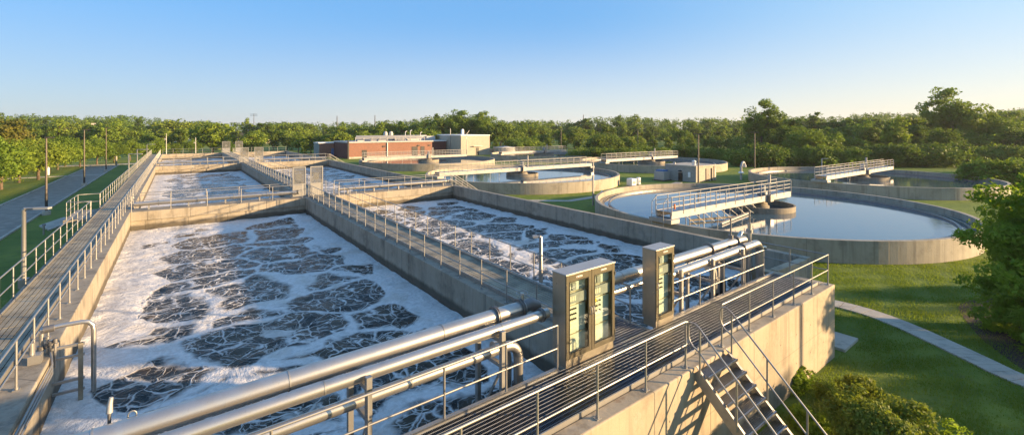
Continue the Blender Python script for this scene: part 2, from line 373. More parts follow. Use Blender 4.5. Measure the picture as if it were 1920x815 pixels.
def foam_sheet(x0,x1,y0,y1,step,name,lab):
    nx=int((x1-x0)/step)+1; ny=int((y1-y0)/step)+1; X=np.linspace(x0,x1,nx); Y=np.linspace(y0,y1,ny); vs=[]; ed=[]
    for yy in Y:
        for xx in X:
            e=min(xx-x0,x1-xx,(y1-yy)); wv=mnoise.noise(Vector((xx*.5,yy*.35,1.7)))
            left=max(0,1-(xx-x0)/(2.2+1.8*wv)); right=max(0,1-(x1-xx)/(1.7+1.2*wv)); top=max(0,1-(y1-yy)/(2.6+2*wv))
            edv=max(left,right,top); edv=edv**.8; ed.append(edv)
            z=.045*mnoise.noise(Vector((xx*.9,yy*.9,0)))+.03*mnoise.noise(Vector((xx*2.6,yy*2.6,4)))+edv*.05*(1+mnoise.noise(Vector((xx*1.5,yy*1.5,9))))
            z+=.35*math.exp(-(((xx-7)/1.1)**2+((yy-38.4)/.8)**2))
            vs.append((xx,yy,1.28+z))
    mb=MB(); mb.add(vs,[(j*nx+i,j*nx+i+1,(j+1)*nx+i+1,(j+1)*nx+i) for j in range(ny-1) for i in range(nx-1)],True)
    o=mb.build(name,M['foam']); a=o.data.attributes.new('edge','FLOAT','POINT'); a.data.foreach_set('value',np.array(ed,dtype=np.float32))
    return struct(o)
foam_sheet(-2.55,8.5,6.6,40.2,.13,'water','')
foam_sheet(10.68,22.03,8.0,40.2,.15,'water','')
foam_sheet(-2.55,8.5,41.5,86.2,.3,'water',''); foam_sheet(10.68,22.03,41.5,86.2,.3,'water','')
foam_sheet(-2.55,8.5,87.5,126.2,.5,'water',''); foam_sheet(10.68,22.03,87.5,126.2,.5,'water','')

# outer (left) edge beam of the left gangway
tag(MB().bb(-4.42,-4.24,3.5,127,DK-.5,DK-.002).build('edge_beam',M['conc'],None,.02),'long concrete edge beam under the outer railing of the left gangway','beam')
tag(MB().bb(-4.24,-3.1,3.5,127,1.9,2.1).build('trough_slab',M['conc']),'concrete slab under the planks of the left gangway','slab')
tag(MB().bb(-4.4,-4.2,3.5,127,0,1.895).build('foundation_wall',M['conc']),'outer concrete wall carrying the left gangway beside the lawn','wall')

def planks(x0,x1,y0,y1,z,label,w=.10,gap=.022,seg=3.05):
    t=thing('walkway',label,'walkway',((x0+x1)/2,y0,z)); m=MB(); y=y0
    nb=int((x1-x0)/(w+gap)); pitch=(x1-x0)/nb
    while y<y1-.1:
        ye=min(y+seg-.02,y1)
        for i in range(nb):
            xa=x0+i*pitch; m.bb(xa+gap/2,xa+pitch-gap/2,y,ye,z-.045,z+random.uniform(-.003,.003))
        y+=seg
    m.build('deck_planks',M['plank'],t); s=MB()
    for xx in (x0-.012,x1+.012): s.bb(xx-.01,xx+.01,y0,y1,z-.06,z+.085)
    s.build('toe_plate',M['galv'],t); return t
planks(-4.2,-3.14,3.5,126,DK+.035,'plank walkway along the left basin wall beside the lawn and road')
planks(8.86,10.3,9.05,126,DK+.05,'plank walkway on the centre wall between the two columns of basins')

# ------------------------------------------------------------------ railings
_post={}
def post_mesh(h, mat, r=.024, plate=True, square=False):
    k=(h,mat,r,plate,square)
    if k not in _post:
        m=MB()
        if square: m.box((0,0,h/2),(r*2,r*2,h))
        else: m.tube([(0,0,0),(0,0,h)],r,8)
        if plate: m.box((0,0,.008),(.13,.11,.016)); m.tube([(0,0,.016),(0,0,.06)],r+.012,8)
        me=bpy.data.meshes.new('post'); me.from_pydata(m.v,[],m.f); me.polygons.foreach_set('use_smooth',m.sm); me.materials.append(M[mat]); _post[k]=me
    return _post[k]
def railing(label, pts, z, spacing=1.45, h=1.07, mids=(.54,), r=.023, mat='galv', cat='railing', group=None, toe=False, plate=True, curl=None, firstpost=True, lastpost=True):
    P=[Vector((p[0],p[1],z if len(p)<3 else p[2])) for p in pts]
    t=thing('railing',label,cat,tuple(P[0]),group)
    up=Vector((0,0,1)); top=[p+up*h for p in P]
    if curl:   # rounded return at the end joining the top and the middle rail
        d=(top[-1]-top[-2]).normalized(); e=top[-1]; hh=h-mids[0]; a=.12
        loop=[e-d*.02, e+d*(a*.7)-up*(a*.3), e+d*a-up*a, e+d*a-up*(hh-a), e+d*(a*.7)-up*(hh-a*.3), e-up*hh-d*.02]
        MB().tube(top[:-1]+loop,r,8).build('top_rail',M[mat],t)
    else: MB().tube(top,r,8).build('top_rail',M[mat],t)
    for mm in mids: MB().tube([p+up*mm for p in P],r*.85,8).build('middle_rail',M[mat],t)
    if toe:
        m=MB(); 
        for a,b_ in zip(P,P[1:]): m.bar(a+up*.07,b_+up*.07,.012,.12)
        m.build('toe_board',M[mat],t)
    me=post_mesh(h,mat,r,plate); done=[]
    for a,b_ in zip(P,P[1:]):
        n=max(1,round((b_-a).length/spacing))
        for i in range(n+1):
            q=a.lerp(b_,i/n)
            if any((q-x).length<.3 for x in done): continue
            if (not firstpost and (q-P[0]).length<.01) or (not lastpost and (q-P[-1]).length<.01): continue
            done.append(q); o=bpy.data.objects.new('post',me); col.objects.link(o); o.parent=t; o.location=q-P[0]; o.rotation_euler.z=math.atan2(b_.y-a.y,b_.x-a.x)
    return t
railing('railing with silver posts on the basin side of the left gangway',[(-2.78,3.6),(-2.78,125.5)],DK,1.52)
railing('near outer railing of the left gangway, towards the lawn, up to the side landing',[(-4.33,3.6),(-4.33,38.6)],DK,1.52)
railing('railing round the small side landing bulging out over the lawn',[(-4.33,38.9),(-5.45,38.9),(-5.45,43.0),(-4.33,43.0)],DK,1.3)
tag(MB().bb(-5.6,-4.43,38.8,43.1,DK-.2,DK-.005).build('landing_slab',M['conc'],None,.02),'small concrete landing jutting from the left gangway over the lawn','slab')
railing('far outer railing of the left gangway beyond the side landing',[(-4.33,43.3),(-4.33,125.5)],DK,1.52)
railing('railing along the left edge of the centre walkway, near stretch',[(8.62,9.1),(8.62,39.7)],DK,1.5)
railing('railing along the right edge of the centre walkway, near stretch',[(10.56,8.75),(10.56,39.7)],DK,1.5)
railing('railing along the left edge of the centre walkway beyond the first cross wall',[(8.62,42.2),(8.62,85.5)],DK,1.6)
railing('railing along the right edge of the centre walkway beyond the first cross wall',[(10.56,42.2),(10.56,85.5)],DK,1.6)
railing('railing along the left edge of the farthest stretch of centre walkway',[(8.62,88.5),(8.62,125)],DK,1.7)
railing('railing along the right edge of the farthest stretch of centre walkway',[(10.56,88.5),(10.56,125)],DK,1.7)
nm={0:'first',1:'second'}
for i,(y0,y1) in enumerate(YX[:2]):
    for s,(x0,x1) in enumerate(((-2.45,8.2),(11.1,21.9))):
        side='left' if s==0 else 'right'
        railing(f'near railing on the {nm[i]} cross wall of the {side} basin column',[(x0,y0+.1),(x1,y0+.1)],DK,2.15)
        railing(f'far railing on the {nm[i]} cross wall of the {side} basin column',[(x0,y1-.1),(x1,y1-.1)],DK,2.15)
        p=thing('process_pipe',f'horizontal steel pipe lying along the {nm[i]} cross wall of the {side} basins','pipe',(x0,y0+.85,DK))
        yy=y0+.75; MB().tube([(x0+.1,yy,DK+.42),(x1-.3,yy,DK+.42)],.15,14).build('pipe_run',M['steel'],p)
        for q in range(5):
            xx=x0+.9+q*(x1-x0-1.6)/4
            MB().bb(xx-.05,xx+.05,yy-.12,yy+.12,DK,DK+.28).build('support',M['galv'],p)
            MB().tube([(xx+.5,yy,DK+.42),(xx+.56,yy,DK+.42)],.185,14).build('flange',M['galv'],p)
railing('railing on the far end wall of the left basin column',[(-2.4,126.5),(8.4,126.5)],DK,1.9)
railing('railing on the far end wall of the right basin column',[(10.9,126.5),(22.1,126.5)],DK,1.9)

# ------------------------------------------------------------------ front gangway
fw=thing('front_wall','tall sunlit concrete wall below the front gangway','wall',tuple(F(8,6,0)))
MB().fb(-12,19.42,5.84,6.2,-.3,DK).build('wall_face',M['front'],fw,.03)
MB().fb(19.05,19.42,6.203,8.6,-.3,DK-.003).build('end_face',M['front'],fw,.02)
MB().fb(-6,19.04,7.62,7.8,-.3,DK-.16).build('inner_wall',M['conc'],fw)
MB().fb(-6,19.04,6.21,7.61,.9,1.0).build('channel_floor',M['void_shade'],fw)  # near-black sheet: shade of the void under the grating, put into colour
gt=thing('grating_walkway','steel grating walkway along the front of the basins','walkway',tuple(F(8,7,DK)))
m=MB(); x=-5.0
while x<19.0:
    m.fb(x,x+.006,6.235,7.665,DK-.012,DK+.02); x+=.034
m.build('grating_bars',M['grate'],gt)
m=MB(); y=6.26
while y<7.66:
    m.fb(-5,19.0,y,y+.006,DK+.008,DK+.0245); y+=.1
m.build('cross_rods',M['rod'],gt)
m=MB(); y=6.26
m.fb(-5,19.02,6.205,6.232,DK-.04,DK+.10); m.build('outer_toe_plate',M['galv'],gt)
m=MB(); m.fb(-5,7.4,7.67,7.76,DK-.15,DK+.09); m.build('inner_toe_plate',M['galv'],gt)
m=MB(); m.fb(12.02,18.9,7.67,7.76,DK-.15,DK+.09); m.build('inner_toe_plate',M['galv'],gt)
m=MB(); m.fb(-5,19,6.9,6.96,DK-.16,DK-.02); 
for q in range(20): m.fb(-5+q*1.25,-4.94+q*1.25,6.21,7.66,DK-.14,DK-.016)
m.build('support_beam',M['dsteel'],gt)
m=MB(); x=9.36                                  # grating between the cabinets joining the centre walkway
while x<10.9: m.fb(x,x+.006,7.67,8.75,DK-.012,DK+.02); x+=.034
m.build('link_grating',M['grate'],gt); m=MB(); y=7.7
while y<8.75: m.fb(9.36,10.9,y,y+.008,DK+.008,DK+.0235); y+=.1
m.build('link_rods',M['rod'],gt)
fo=[F(-4.0,5.99,DK),F(9.93,5.99,DK)]
railing('outer railing of the front gangway left of the stairs',[tuple(fo[0]),tuple(fo[1])],DK,1.52,curl=True,mids=(.52,))
railing('outer railing of the front gangway, from the stairs round its right-hand corner',[tuple(F(11.62,5.99,DK)),tuple(F(19.2,5.99,DK)),tuple(F(19.2,8.5,DK))],DK,1.5,mids=(.52,))
railing('inner railing of the front gangway beside the pipes, left of the double cabinet',[tuple(F(-3,7.71,DK)),tuple(F(7.42,7.71,DK))],DK,1.45)
railing('inner railing of the front gangway right of the narrow cabinet',[tuple(F(12.1,7.71,DK)),tuple(F(18.05,7.71,DK))],DK,1.45)
railing('short railing across the end of the right basin behind the gangway',[tuple(F(19.2,8.6,DK)),tuple(F(22.0,8.1,DK))],DK,1.4) if False else None

# stairs
st=thing('staircase','open steel staircase with grating treads descending the front wall to the lawn','stairs',tuple(F(10.5,5.8,DK)))
X0,X1=10.08,11.52; ns=12; RISE=DK/ns; RUN=.225; YT=5.80
for xx in (X0,X1):
    m=MB(); a=F(xx,YT+.02,DK-.12); e=F(xx,YT-.02-RUN*ns,-.02)
    m.bar(a,e,.02,.26); 
    off=.028 if xx==X0 else -.028
    for dz in (.12,-.12): m.bar(a+Vector((off,0,dz*1.35)),e+Vector((off,0,dz*1.35)),.055,.015)
    m.build('stringer',M['galv'],st)
for i in range(ns):
    yc=YT-.02-RUN*(i+.5); zc=DK-RISE*(i)-.10
    m=MB(); 
    for q in range(7): m.fb(X0+.03,X1-.03,yc-.13+q*.04,yc-.125+q*.04+.004,zc-.03,zc)
    for q in range(24): xx=X0+.04+q*.058; m.fb(xx,xx+.006,yc-.13,yc+.13,zc-.012,zc+.002)
    m.fb(X0+.03,X1-.03,yc-.155,yc-.132,zc-.05,zc+.003)
    m.build('tread',M['grate'],st)
for xx in (X0-.03,X1+.03):
    sl=Vector(F(0,-RUN*ns,-DK))-Vector(F(0,0,0)); sl=sl.normalized()
    s0=F(xx,YT+.05,DK+.98); s1=F(xx,YT-.55,DK+.98-.55*1.0)
    a0=F(xx,YT+.12,DK+1.06)
    end=F(xx,YT-RUN*ns,0.93)
    top=[F(xx,YT+.16,DK+.60),F(xx,YT+.20,DK+.72),F(xx,YT+.20,DK+.92),F(xx,YT+.15,DK+1.03),F(xx,YT+.03,DK+1.04),F(xx,YT-.08,DK+.98),F(xx,YT-RUN*ns,DK+.98-(RUN*ns-.08)*RISE/RUN)]
    MB().tube(top,.023,10).build('handrail',M['galv'],st)
    mid=[F(xx,YT+.16,DK+.60),F(xx,YT+.08,DK+.50),F(xx,YT-.08,DK+.42),F(xx,YT-RUN*ns,DK+.42-(RUN*ns-.08)*RISE/RUN)]
    MB().tube(mid,.02,10).build('middle_rail',M['galv'],st)
    for q in (.1,.95,1.8,2.55):
        zt=DK+.98-(q-.08)*RISE/RUN
        MB().tube([F(xx,YT-q,zt-1.12),F(xx,YT-q,zt)],.023,8).build('post',M['galv'],st)

# ------------------------------------------------------------------ glazed cabinets
def cabinet(x0, w, ndoor, label):
    H=2.16; y0=7.60; D=.46; t=thing('control_cabinet',label,'cabinet',tuple(F(x0+w/2,y0+D/2,DK+.02)))
    z0=DK+.03
    m=MB(); m.fb(x0+.02,x0+w-.02,y0+.03,y0+D-.02,z0,z0+.2); m.build('plinth',M['cab'],t,.004)
    z1=z0+.203; zt=z0+H
    m=MB(); m.fb(x0,x0+.02,y0+.03,y0+D,z1,zt); m.fb(x0+w-.02,x0+w,y0+.03,y0+D,z1,zt); m.fb(x0+.021,x0+w-.021,y0+D-.02,y0+D,z1,zt)
    m.fb(x0+.021,x0+w-.021,y0+.03,y0+D-.021,z1,z1+.02); m.build('body',M['cab'],t,.003)
    m=MB(); m.fb(x0-.015,x0+w+.015,y0-.01,y0+D+.015,zt+.001,zt+.03)
    m.build('top',M['cabtop'],t,.004)
    dw=w/ndoor
    for k in range(ndoor):
        a=x0+k*dw+.006; e=x0+(k+1)*dw-.006; fwid=.095
        d=MB(); d.fb(a,a+fwid,y0,y0+.028,z1,zt); d.fb(e-fwid,e,y0,y0+.028,z1,zt); d.fb(a+fwid+.001,e-fwid-.001,y0,y0+.028,z1,z1+.12); d.fb(a+fwid+.001,e-fwid-.001,y0,y0+.028,zt-.16,zt)
        dr=d.build('door',M['frame'],t,.003)
        MB().fb(a+fwid-.01,e-fwid+.01,y0+.012,y0+.017,z1+.11,zt-.15).build('glass_pane',M['glass'],dr)
        gk=MB(); 
        for (p,q,r_,s_) in ((a+fwid,a+fwid+.018,z1+.12,zt-.16),(e-fwid-.018,e-fwid,z1+.12,zt-.16)): gk.fb(p,q,y0-.006,y0+.002,r_,s_)
        gk.fb(a+fwid+.019,e-fwid-.019,y0-.006,y0+.002,z1+.12,z1+.138); gk.fb(a+fwid+.019,e-fwid-.019,y0-.006,y0+.002,zt-.178,zt-.16); gk.build('gasket',M['black'],dr)
        hx=e-.035 if (ndoor==2 and k==0) else a+.035
        hm=MB(); hm.tube([F(hx,y0+.005,z1+.88),F(hx,y0-.04,z1+.89),F(hx,y0-.045,z1+.97),F(hx,y0-.04,z1+1.05),F(hx,y0+.005,z1+1.06)],.011,6); hm.build('handle',M['cabtop'],dr)
        lm=MB(); lm.fb((a+e)/2-.10,(a+e)/2+.10,y0-.004,y0-.0005,zt-.10,zt-.065); pl=lm.build('badge',M['white'],dr)
        rm=MB(); rm.fb((a+e)/2-.085,(a+e)/2-.055,y0-.007,y0-.0045,zt-.095,zt-.07)
        for q in range(4): rm.fb((a+e)/2-.03+q*.028,(a+e)/2-.012+q*.028,y0-.007,y0-.0045,zt-.092,zt-.078+.006*(q%2))
        rm.build('badge_mark',M['red'],dr)
        hg=MB()
        for zz in (z1+.2,zt-.3): 
            gx=a if (ndoor==2 and k==0) else e; hg.tube([F(gx,y0-.01,zz),F(gx,y0-.01,zz+.09)],.012,6)
        hg.build('hinge',M['cab'],dr)
        # back plate with switchgear
        bx0=a+.07; bx1=e-.07
        bp=MB().fb(bx0,bx0+(bx1-bx0)*.5,y0+.12,y0+.13,z1+.05,zt-.05).build('back_plate',M['cream'],t)
        MB().fb(bx0+(bx1-bx0)*.5+.002,bx1,y0+.15,y0+.16,z1+.05,zt-.05).build('back_plate',M['celadon'],t)
        g2=MB()
        for q in range(2): 
            g2.fb(bx0+.03+q*.17,bx0+.16+q*.17,y0+.07,y0+.118,zt-.42,zt-.24)
        g2.fb(bx0+.02,bx1-.04,y0+.07,y0+.117,zt-.72,zt-.48); g2.build('device',M['grey'],t)
        g4=MB()
        for q in range(4): g4.fb(bx0+.05+q*.07,bx0+.095+q*.07,y0+.062,y0+.069,zt-.66,zt-.54)
        g4.fb(bx0+.05,bx0+.13,y0+.062,y0+.069,zt-.37,zt-.29); g4.build('display',M['cream'],t)
        for r_ in range(3):
            bm=MB()
            for q in range(6):
                if (r_*7+q*5+k)%7==0: continue
                cx=bx0+.04+q*.06; bm.fb(cx-.014,cx+.014,y0+.085,y0+.117,zt-.88-r_*.12,zt-.848-r_*.12)
            bm.build('button_row',M['black'],t)
        ym=MB().fb(bx0+.13,bx0+.19,y0+.08,y0+.117,zt-.865,zt-.80); ym.build('button_row',M['yellow'],t) if k==ndoor-1 and ndoor==2 else None
        sh=MB()
        for zz in (zt-.46,zt-.78,z1+.5): sh.fb(bx0,bx1,y0+.10,y0+.198,zz,zz+.012)
        sh.build('shelf',M['cab'],t)
    return t
cabinet(7.6,1.74,2,'wide two-door steel control cabinet with glass doors on the gangway')
cabinet(11.12,.88,1,'narrow single-door steel control cabinet with a glass door, right of the wide one')

# ------------------------------------------------------------------ process pipes
def pipe(label, path, r, flanges=(), sleeves=(), n=20, mat='steel', cat='pipe', name='process_pipe'):
    P=[Vector(p) for p in path]; t=thing(name,label,cat,tuple(P[0]))
    MB().tube(P,r,n).build('pipe_run',M[mat],t)
    L_=[0]
    for a,b_ in zip(P,P[1:]): L_.append(L_[-1]+(b_-a).length)
    def at(s):
        for i in range(len(P)-1):
            if s<=L_[i+1] or i==len(P)-2:
                d=(P[i+1]-P[i]).normalized(); return P[i]+d*(s-L_[i]),d
    for s in flanges:
        c,d=at(s); f=MB()
        for o in (-.03,.012): f.tube([c+d*o,c+d*(o+.022)],r*1.38,20)
        up=Vector((0,0,1)) if abs(d.z)<.9 else Vector((1,0,0)); e1=d.cross(up).normalized(); e2=d.cross(e1)
        for k in range(8):
            an=2*PI*k/8; q=c+(e1*math.cos(an)+e2*math.sin(an))*r*1.2; f.tube([q-d*.05,q+d*.05],.012,6)
        f.build('flange',M['dsteel'],t)
    for s in sleeves:
        c,d=at(s); MB().tube([c-d*.012,c+d*.012],r*1.05,n).build('clamp_band',M['galv'],t)
    return t
def arc(p0, d0, d1, r, n=6):  # elbow from direction d0 into d1
    p0=Vector(p0); d0=Vector(d0).normalized(); d1=Vector(d1).normalized(); return [p0+d0*(r*math.sin(a))+d1*(r*(1-math.cos(a))) for a in [PI/2*i/n for i in range(n+1)]]
ex=F(1,0)-F(0,0); ey=F(0,1)-F(0,0); dn=Vector((0,0,-1)); up=Vector((0,0,1))
ZA=DK+1.27; ZB=DK+1.2; ZC=DK+.70
pa=[F(-4,8.62,ZA),F(7.15,8.62,ZA)]; pipe('thickest steel pipe, farthest from the railing, crossing over the near basin',pa,.165,(10.3,11.05),(5.9,8.9,3.4,1.9))
pb=[F(-4,8.14,ZB),F(7.5,8.14,ZB)]; pipe('middle steel pipe running beside the gangway railing to the wide cabinet',pb,.115,(11.3,),(6.35,10.1,2.9))
pc=[F(-4,8.25,ZC)]+[F(6.3,8.25,ZC)]+arc(F(6.35,8.25,ZC),ex,dn,.35)+[F(6.7,8.25,1.0)]
pipe('lowest steel pipe under the middle one, turning down into the near basin',pc,.11,(11.5,),(4,8))
# elbow with valve body behind the cabinet
v=thing('valve','dark flanged valve with handwheel where the thick pipe meets the wide cabinet','valve',tuple(F(7.0,8.6,ZA)))
MB().tube([F(7.15,8.62,ZA),F(7.35,8.62,ZA+.03),F(7.6,8.62,ZA-.08)],.15,16).build('body',M['dsteel'],v)
MB().tube([F(7.12,8.62,ZA+.12),F(7.12,8.62,ZA+.36)],.045,10).build('stem',M['steel'],v)
MB().tube([F(7.12,8.62,ZA+.36)+(ex*math.cos(a)+ey*math.sin(a))*.14 for a in [2*PI*i/16 for i in range(16)]],.012,6,closed=True).build('handwheel',M['galv'],v)
pipe('dark down pipe with a bend dropping into the basin left of the wide cabinet',arc(F(6.15,8.5,ZC-.05),ex,dn,.4)+[F(6.55,8.5,.9)],.12,(.75,),())
# right-hand runs
pa2=[F(9.6,8.62,ZA),F(18.2,8.62,ZA)]+arc(F(18.25,8.62,ZA),ex,dn,.4)+[F(18.65,8.62,1.1)]
pipe('upper of the two thick silver pipes right of the narrow cabinet',pa2,.165,(.25,6.2,8.1),(1.2,3.6,6.3))
pb2=[F(12.05,8.14,ZB-.1),F(18.3,8.14,ZB-.02)]+arc(F(18.35,8.14,ZB-.02),ex,dn,.38)+[F(18.73,8.14,1.1)]
pipe('lower of the two thick silver pipes right of the narrow cabinet',pb2,.14,(5.2,),(1.6,3.2,5.9))
pc2=[F(9.4,9.1,ZC-.05),F(16.4,9.1,ZC-.05)]; pipe('low header pipe behind the railing over the right basin',pc2,.12,(.2,3.6),(2,5))
for i,(xx,yy) in enumerate(((12.6,8.45),(15.4,8.45),(17.0,9.0))):
    pipe(('curved down pipe by the narrow cabinet plunging into the right basin','curved down pipe in the middle of the right-hand railing','curved down pipe nearest the right end of the gangway')[i],arc(F(xx,yy,ZC+.05),ex,dn,.42)+[F(xx+.42,yy,DK-.2)],.13,(.7,),())
    m=MB(); m.tube([F(xx+.42,yy,DK-.2),F(xx+.42,yy,.9)],.16,16); tag(m.build('drop_sleeve',M['black']),('black sleeve below the curved pipe by the narrow cabinet','black sleeve below the curved pipe mid railing','black sleeve below the curved pipe nearest the gangway end')[i],'pipe sleeve')
pipe('thin white cross pipe with an elbow beyond the end of the gangway',[F(17.7,9.2,DK+.75),F(18.7,9.2,DK+.75),F(21.0,8.9,DK+.45)],.085,(.7,),())
vp=thing('vent_stack','slender vertical vent pipes rising at the right end of the pipe runs','vent pipe',tuple(F(18.1,8.5,DK)))
MB().tube([F(18.55,8.45,DK-.6),F(18.55,8.45,DK+1.9)],.07,12).build('pipe_run',M['steel'],vp)
MB().tube([F(18.55,8.45,DK+1.9),F(18.55,8.45,DK+2.4)],.03,8).build('tip',M['dsteel'],vp)
MB().tube([F(18.35,8.8,DK+1.25)]+arc(F(18.6,8.8,DK+1.45),ex,dn,.22)+[F(18.82,8.8,DK-.3)],.08,12).build('bent_pipe',M['steel'],vp)
MB().tube([F(18.55,8.45,DK+1.52),F(18.55,8.45,DK+1.66)],.12,12).build('collar',M['galv'],vp)
vs_=thing('vent_stack','second slender vent with a dark clamp above the upper silver pipe','vent pipe',tuple(F(17.4,8.62,ZA)))
MB().tube([F(17.4,8.62,ZA+.12),F(17.4,8.62,ZA+.95)],.03,8).build('pipe_run',M['dsteel'],vs_); MB().tube([F(17.4,8.62,ZA+.15),F(17.4,8.62,ZA+.3)],.09,10).build('collar',M['dsteel'],vs_)
# pipe bents
bl=['pipe support frame at the lower left of the near basin','pipe support frame under the middle of the near pipes','pipe support frame left of the wide cabinet','pipe support frame behind the narrow cabinet','pipe support frame mid way along the right-hand pipes','pipe support frame near the right end of the pipes']
for i,xx in enumerate((-1.2,3.05,6.0,12.9,14.8,16.9)):
    t=thing('pipe_support',bl[i],'support frame',tuple(F(xx,8.3,1)),'pipe support frames')
    for yy in (7.93,8.86):
        MB().fb(xx-.05,xx+.05,yy-.05,yy+.05,.6,ZA-.19 if yy>8.5 else ZA-.02).build('leg',M['galv'],t)
    MB().fb(xx-.045,xx+.045,7.98,8.81,ZA-.28,ZA-.2).build('crossbar',M['galv'],t)
    MB().fb(xx-.045,xx+.045,7.98,8.81,ZC-.24,ZC-.16).build('crossbar',M['galv'],t)
    MB().bar(F(xx,7.98,ZC-.3),F(xx,8.8,DK-1.0),.04,.05).build('brace',M['galv'],t)
    MB().tube([F(xx+.06,8.14,ZA-.2),F(xx+.06,8.14,ZA-.05)],.02,6).tube([F(xx+.06,8.0,ZA-.22),F(xx+.06,8.26,ZA-.22)],.03,6).build('clamp',M['dsteel'],t)
# little fittings on the thick pipe, lower left
t=thing('sensor','white-headed sensor on a dark stalk in front of the near pipes at lower left','sensor',tuple(F(.35,7.2,DK)))
sx,sy=U(205,800,4.35); MB().tube([(sx,sy,CAMZ-5.0),(sx,sy,CAMZ-4.12)],.022,8).build('stalk',M['dsteel'],t)
MB().tube([(sx,sy,CAMZ-4.14),(sx+.005,sy+.01,CAMZ-4.02),(sx+.02,sy+.02,CAMZ-3.93)],.042,10,r2=.026).build('head',M['cabtop'],t)
t=thing('air_valve','small flanged air valve with a ring handle on top of the thickest pipe','valve',tuple(F(-.2,8.5,ZA)))
vx,vy=U(248,800,4.36); q=Vector((vx,vy,CAMZ-4.36))
MB().tube([q-up*.35,q+up*.02],.055,12).build('neck',M['steel'],t); MB().tube([q+up*.02,q+up*.05],.10,14).build('flange',M['galv'],t); MB().tube([q+up*.05,q+up*.12],.05,12,r2=.03).build('cap',M['galv'],t)
MB().tube([q+up*.13+Vector((math.cos(a)*.05,0,.05+math.sin(a)*.06)) for a in [2*PI*i/12 for i in range(12)]],.01,6,closed=True).build('ring_handle',M['galv'],t)

# ------------------------------------------------------------------ instrument rack on the left wall
t=thing('sampling_rack','sampling pipework and bracket clamped to the inner face of the left basin wall','pipework',(-2.5,16.5,DK))
yb=16.3
MB().tube([(-2.75,yb,DK+.55),(-2.35,yb,DK+.58),(-2.0,yb,DK+.58),(-1.86,yb,DK+.55),(-1.78,yb,DK+.45),(-1.76,yb,DK+.3),(-1.76,yb,1.2)],.055,12).build('gooseneck_pipe',M['steel'],t)
MB().bb(-2.02,-1.93,yb-.35,yb-.26,1.0,DK+.15).build('leg',M['plank'],t)
for z in (DK+.12,DK-.15,DK-.75,DK-1.02): MB().bb(-2.5,-1.9,yb-.33,yb-.27,z-.03,z+.03).build('rung',M['galv'],t)
MB().tube([(-2.7,yb,DK+.55),(-2.5,yb,DK+.56)],.09,12).build('coupling',M['dsteel'],t)
for q,(dx,r_) in enumerate(((-2.72,.05),(-2.6,.035),(-2.52,.045),(-2.44,.028))):
    MB().tube([(dx,yb-.1-q*.07,DK-.35),(dx,yb-.1-q*.07,DK+.5-q*.08)],r_,10).build('riser',M['steel'],t)
    MB().tube([(dx,yb-.1-q*.07,DK+.1+q*.06),(dx,yb-.1-q*.07,DK+.2+q*.06)],r_*1.7,10).build('union',M['dsteel'],t)
MB().bb(-2.85,-2.62,yb-.75,yb-.5,DK-.0,DK+.2).build('junction_box',M['galv'],t)
MB().tube([(-2.8,yb-.62,DK+.2),(-2.8,yb-.62,DK+.48)],.05,10).build('riser',M['galv'],t)
for q in range(3):
    pipe(('upper thin conduit running down the left basin wall','middle thin conduit running down the left basin wall','lowest thin conduit running down the left basin wall')[q],[(-2.52+.0,yb-.3,DK+.06),(-2.44,yb-.7,DK-.12-q*.11),(-2.44,7.6,DK-.12-q*.11)],.026,(),(1.5,4.0),8,'galv','conduit','conduit')

# ------------------------------------------------------------------ panels on the cross wall junctions
def kiosk(x,y,label,group=None,w=1.0,h=2.45):
    t=thing('kiosk',label,'kiosk',(x,y,DK),group)
    m=MB(); f=.07
    m.bb(x-w/2,x-w/2+f,y-.03,y+.08,DK+.05,DK+h); m.bb(x+w/2-f,x+w/2,y-.03,y+.08,DK+.05,DK+h); m.bb(x-w/2+f,x+w/2-f,y-.03,y+.08,DK+h-f,DK+h-.001); m.bb(x-w/2+f,x+w/2-f,y-.03,y+.03,DK+1.0,DK+1.07); m.bb(x-w/2+f,x+w/2-f,y-.03,y+.08,DK+.05,DK+.12)
    m.build('frame',M['galv'],t)
    MB().bb(x-w/2+f,x+w/2-f,y+.0,y+.006,DK+1.07,DK+h-f).build('mesh_screen',M['mesh'],t)
    MB().bb(x-w/2+f,x+w/2-f,y+.0,y+.02,DK+.12,DK+1.0).build('lower_panel',M['galv'],t)
    MB().bb(x-.2,x+.22,y+.15,y+.3,DK+1.35,DK+1.9).build('device_box',M['white'],t)
    return t
kiosk(8.15,40.9,'left of the two tall mesh-fronted panels at the first cross wall'); kiosk(9.5,40.9,'right of the two tall mesh-fronted panels at the first cross wall')
kiosk(9.0,86.9,'left panel standing on the centre wall at the second cross wall',None,1.2,2.5); kiosk(11.1,86.9,'right panel standing on the centre wall at the second cross wall',None,1.3,2.5)
kiosk(9.4,126.4,'left panel at the far end of the centre walkway',None,1.6,2.6); kiosk(12.0,126.4,'right panel at the far end of the centre walkway',None,1.5,2.6)

# side stairs outside the right wall
def side_stair(x,y,label):
    t=thing('side_stairs',label,'stairs',(x,y,DK)); n=13; run=.3; w=1.0
    for s in (0,w):
        MB().bar((x,y+s,DK-.1),(x+n*run,y+s,0),.04,.24).build('stringer',M['bridge'],t)
        for hh in (1.05,.55): MB().tube([(x-.1,y+s,DK+hh),(x+n*run,y+s,hh)],.025,8).build('handrail',M['bridge'],t)
        for q in (0.0,.33,.66,1): MB().tube([(x+q*n*run,y+s,DK*(1-q)),(x+q*n*run,y+s,DK*(1-q)+1.05)],.03,8).build('post',M['bridge'],t)
    for i in range(n): MB().bb(x+i*run,x+i*run+.27,y+.02,y+w-.02,DK-(i+1)*DK/(n+1)-.04,DK-(i+1)*DK/(n+1)).build('tread',M['grate'],t)
side_stair(22.4,40.3,'outdoor steps down from the first cross wall beside the round tank')
side_stair(22.4,86.2,'far outdoor steps down from the second cross wall near the brick building')

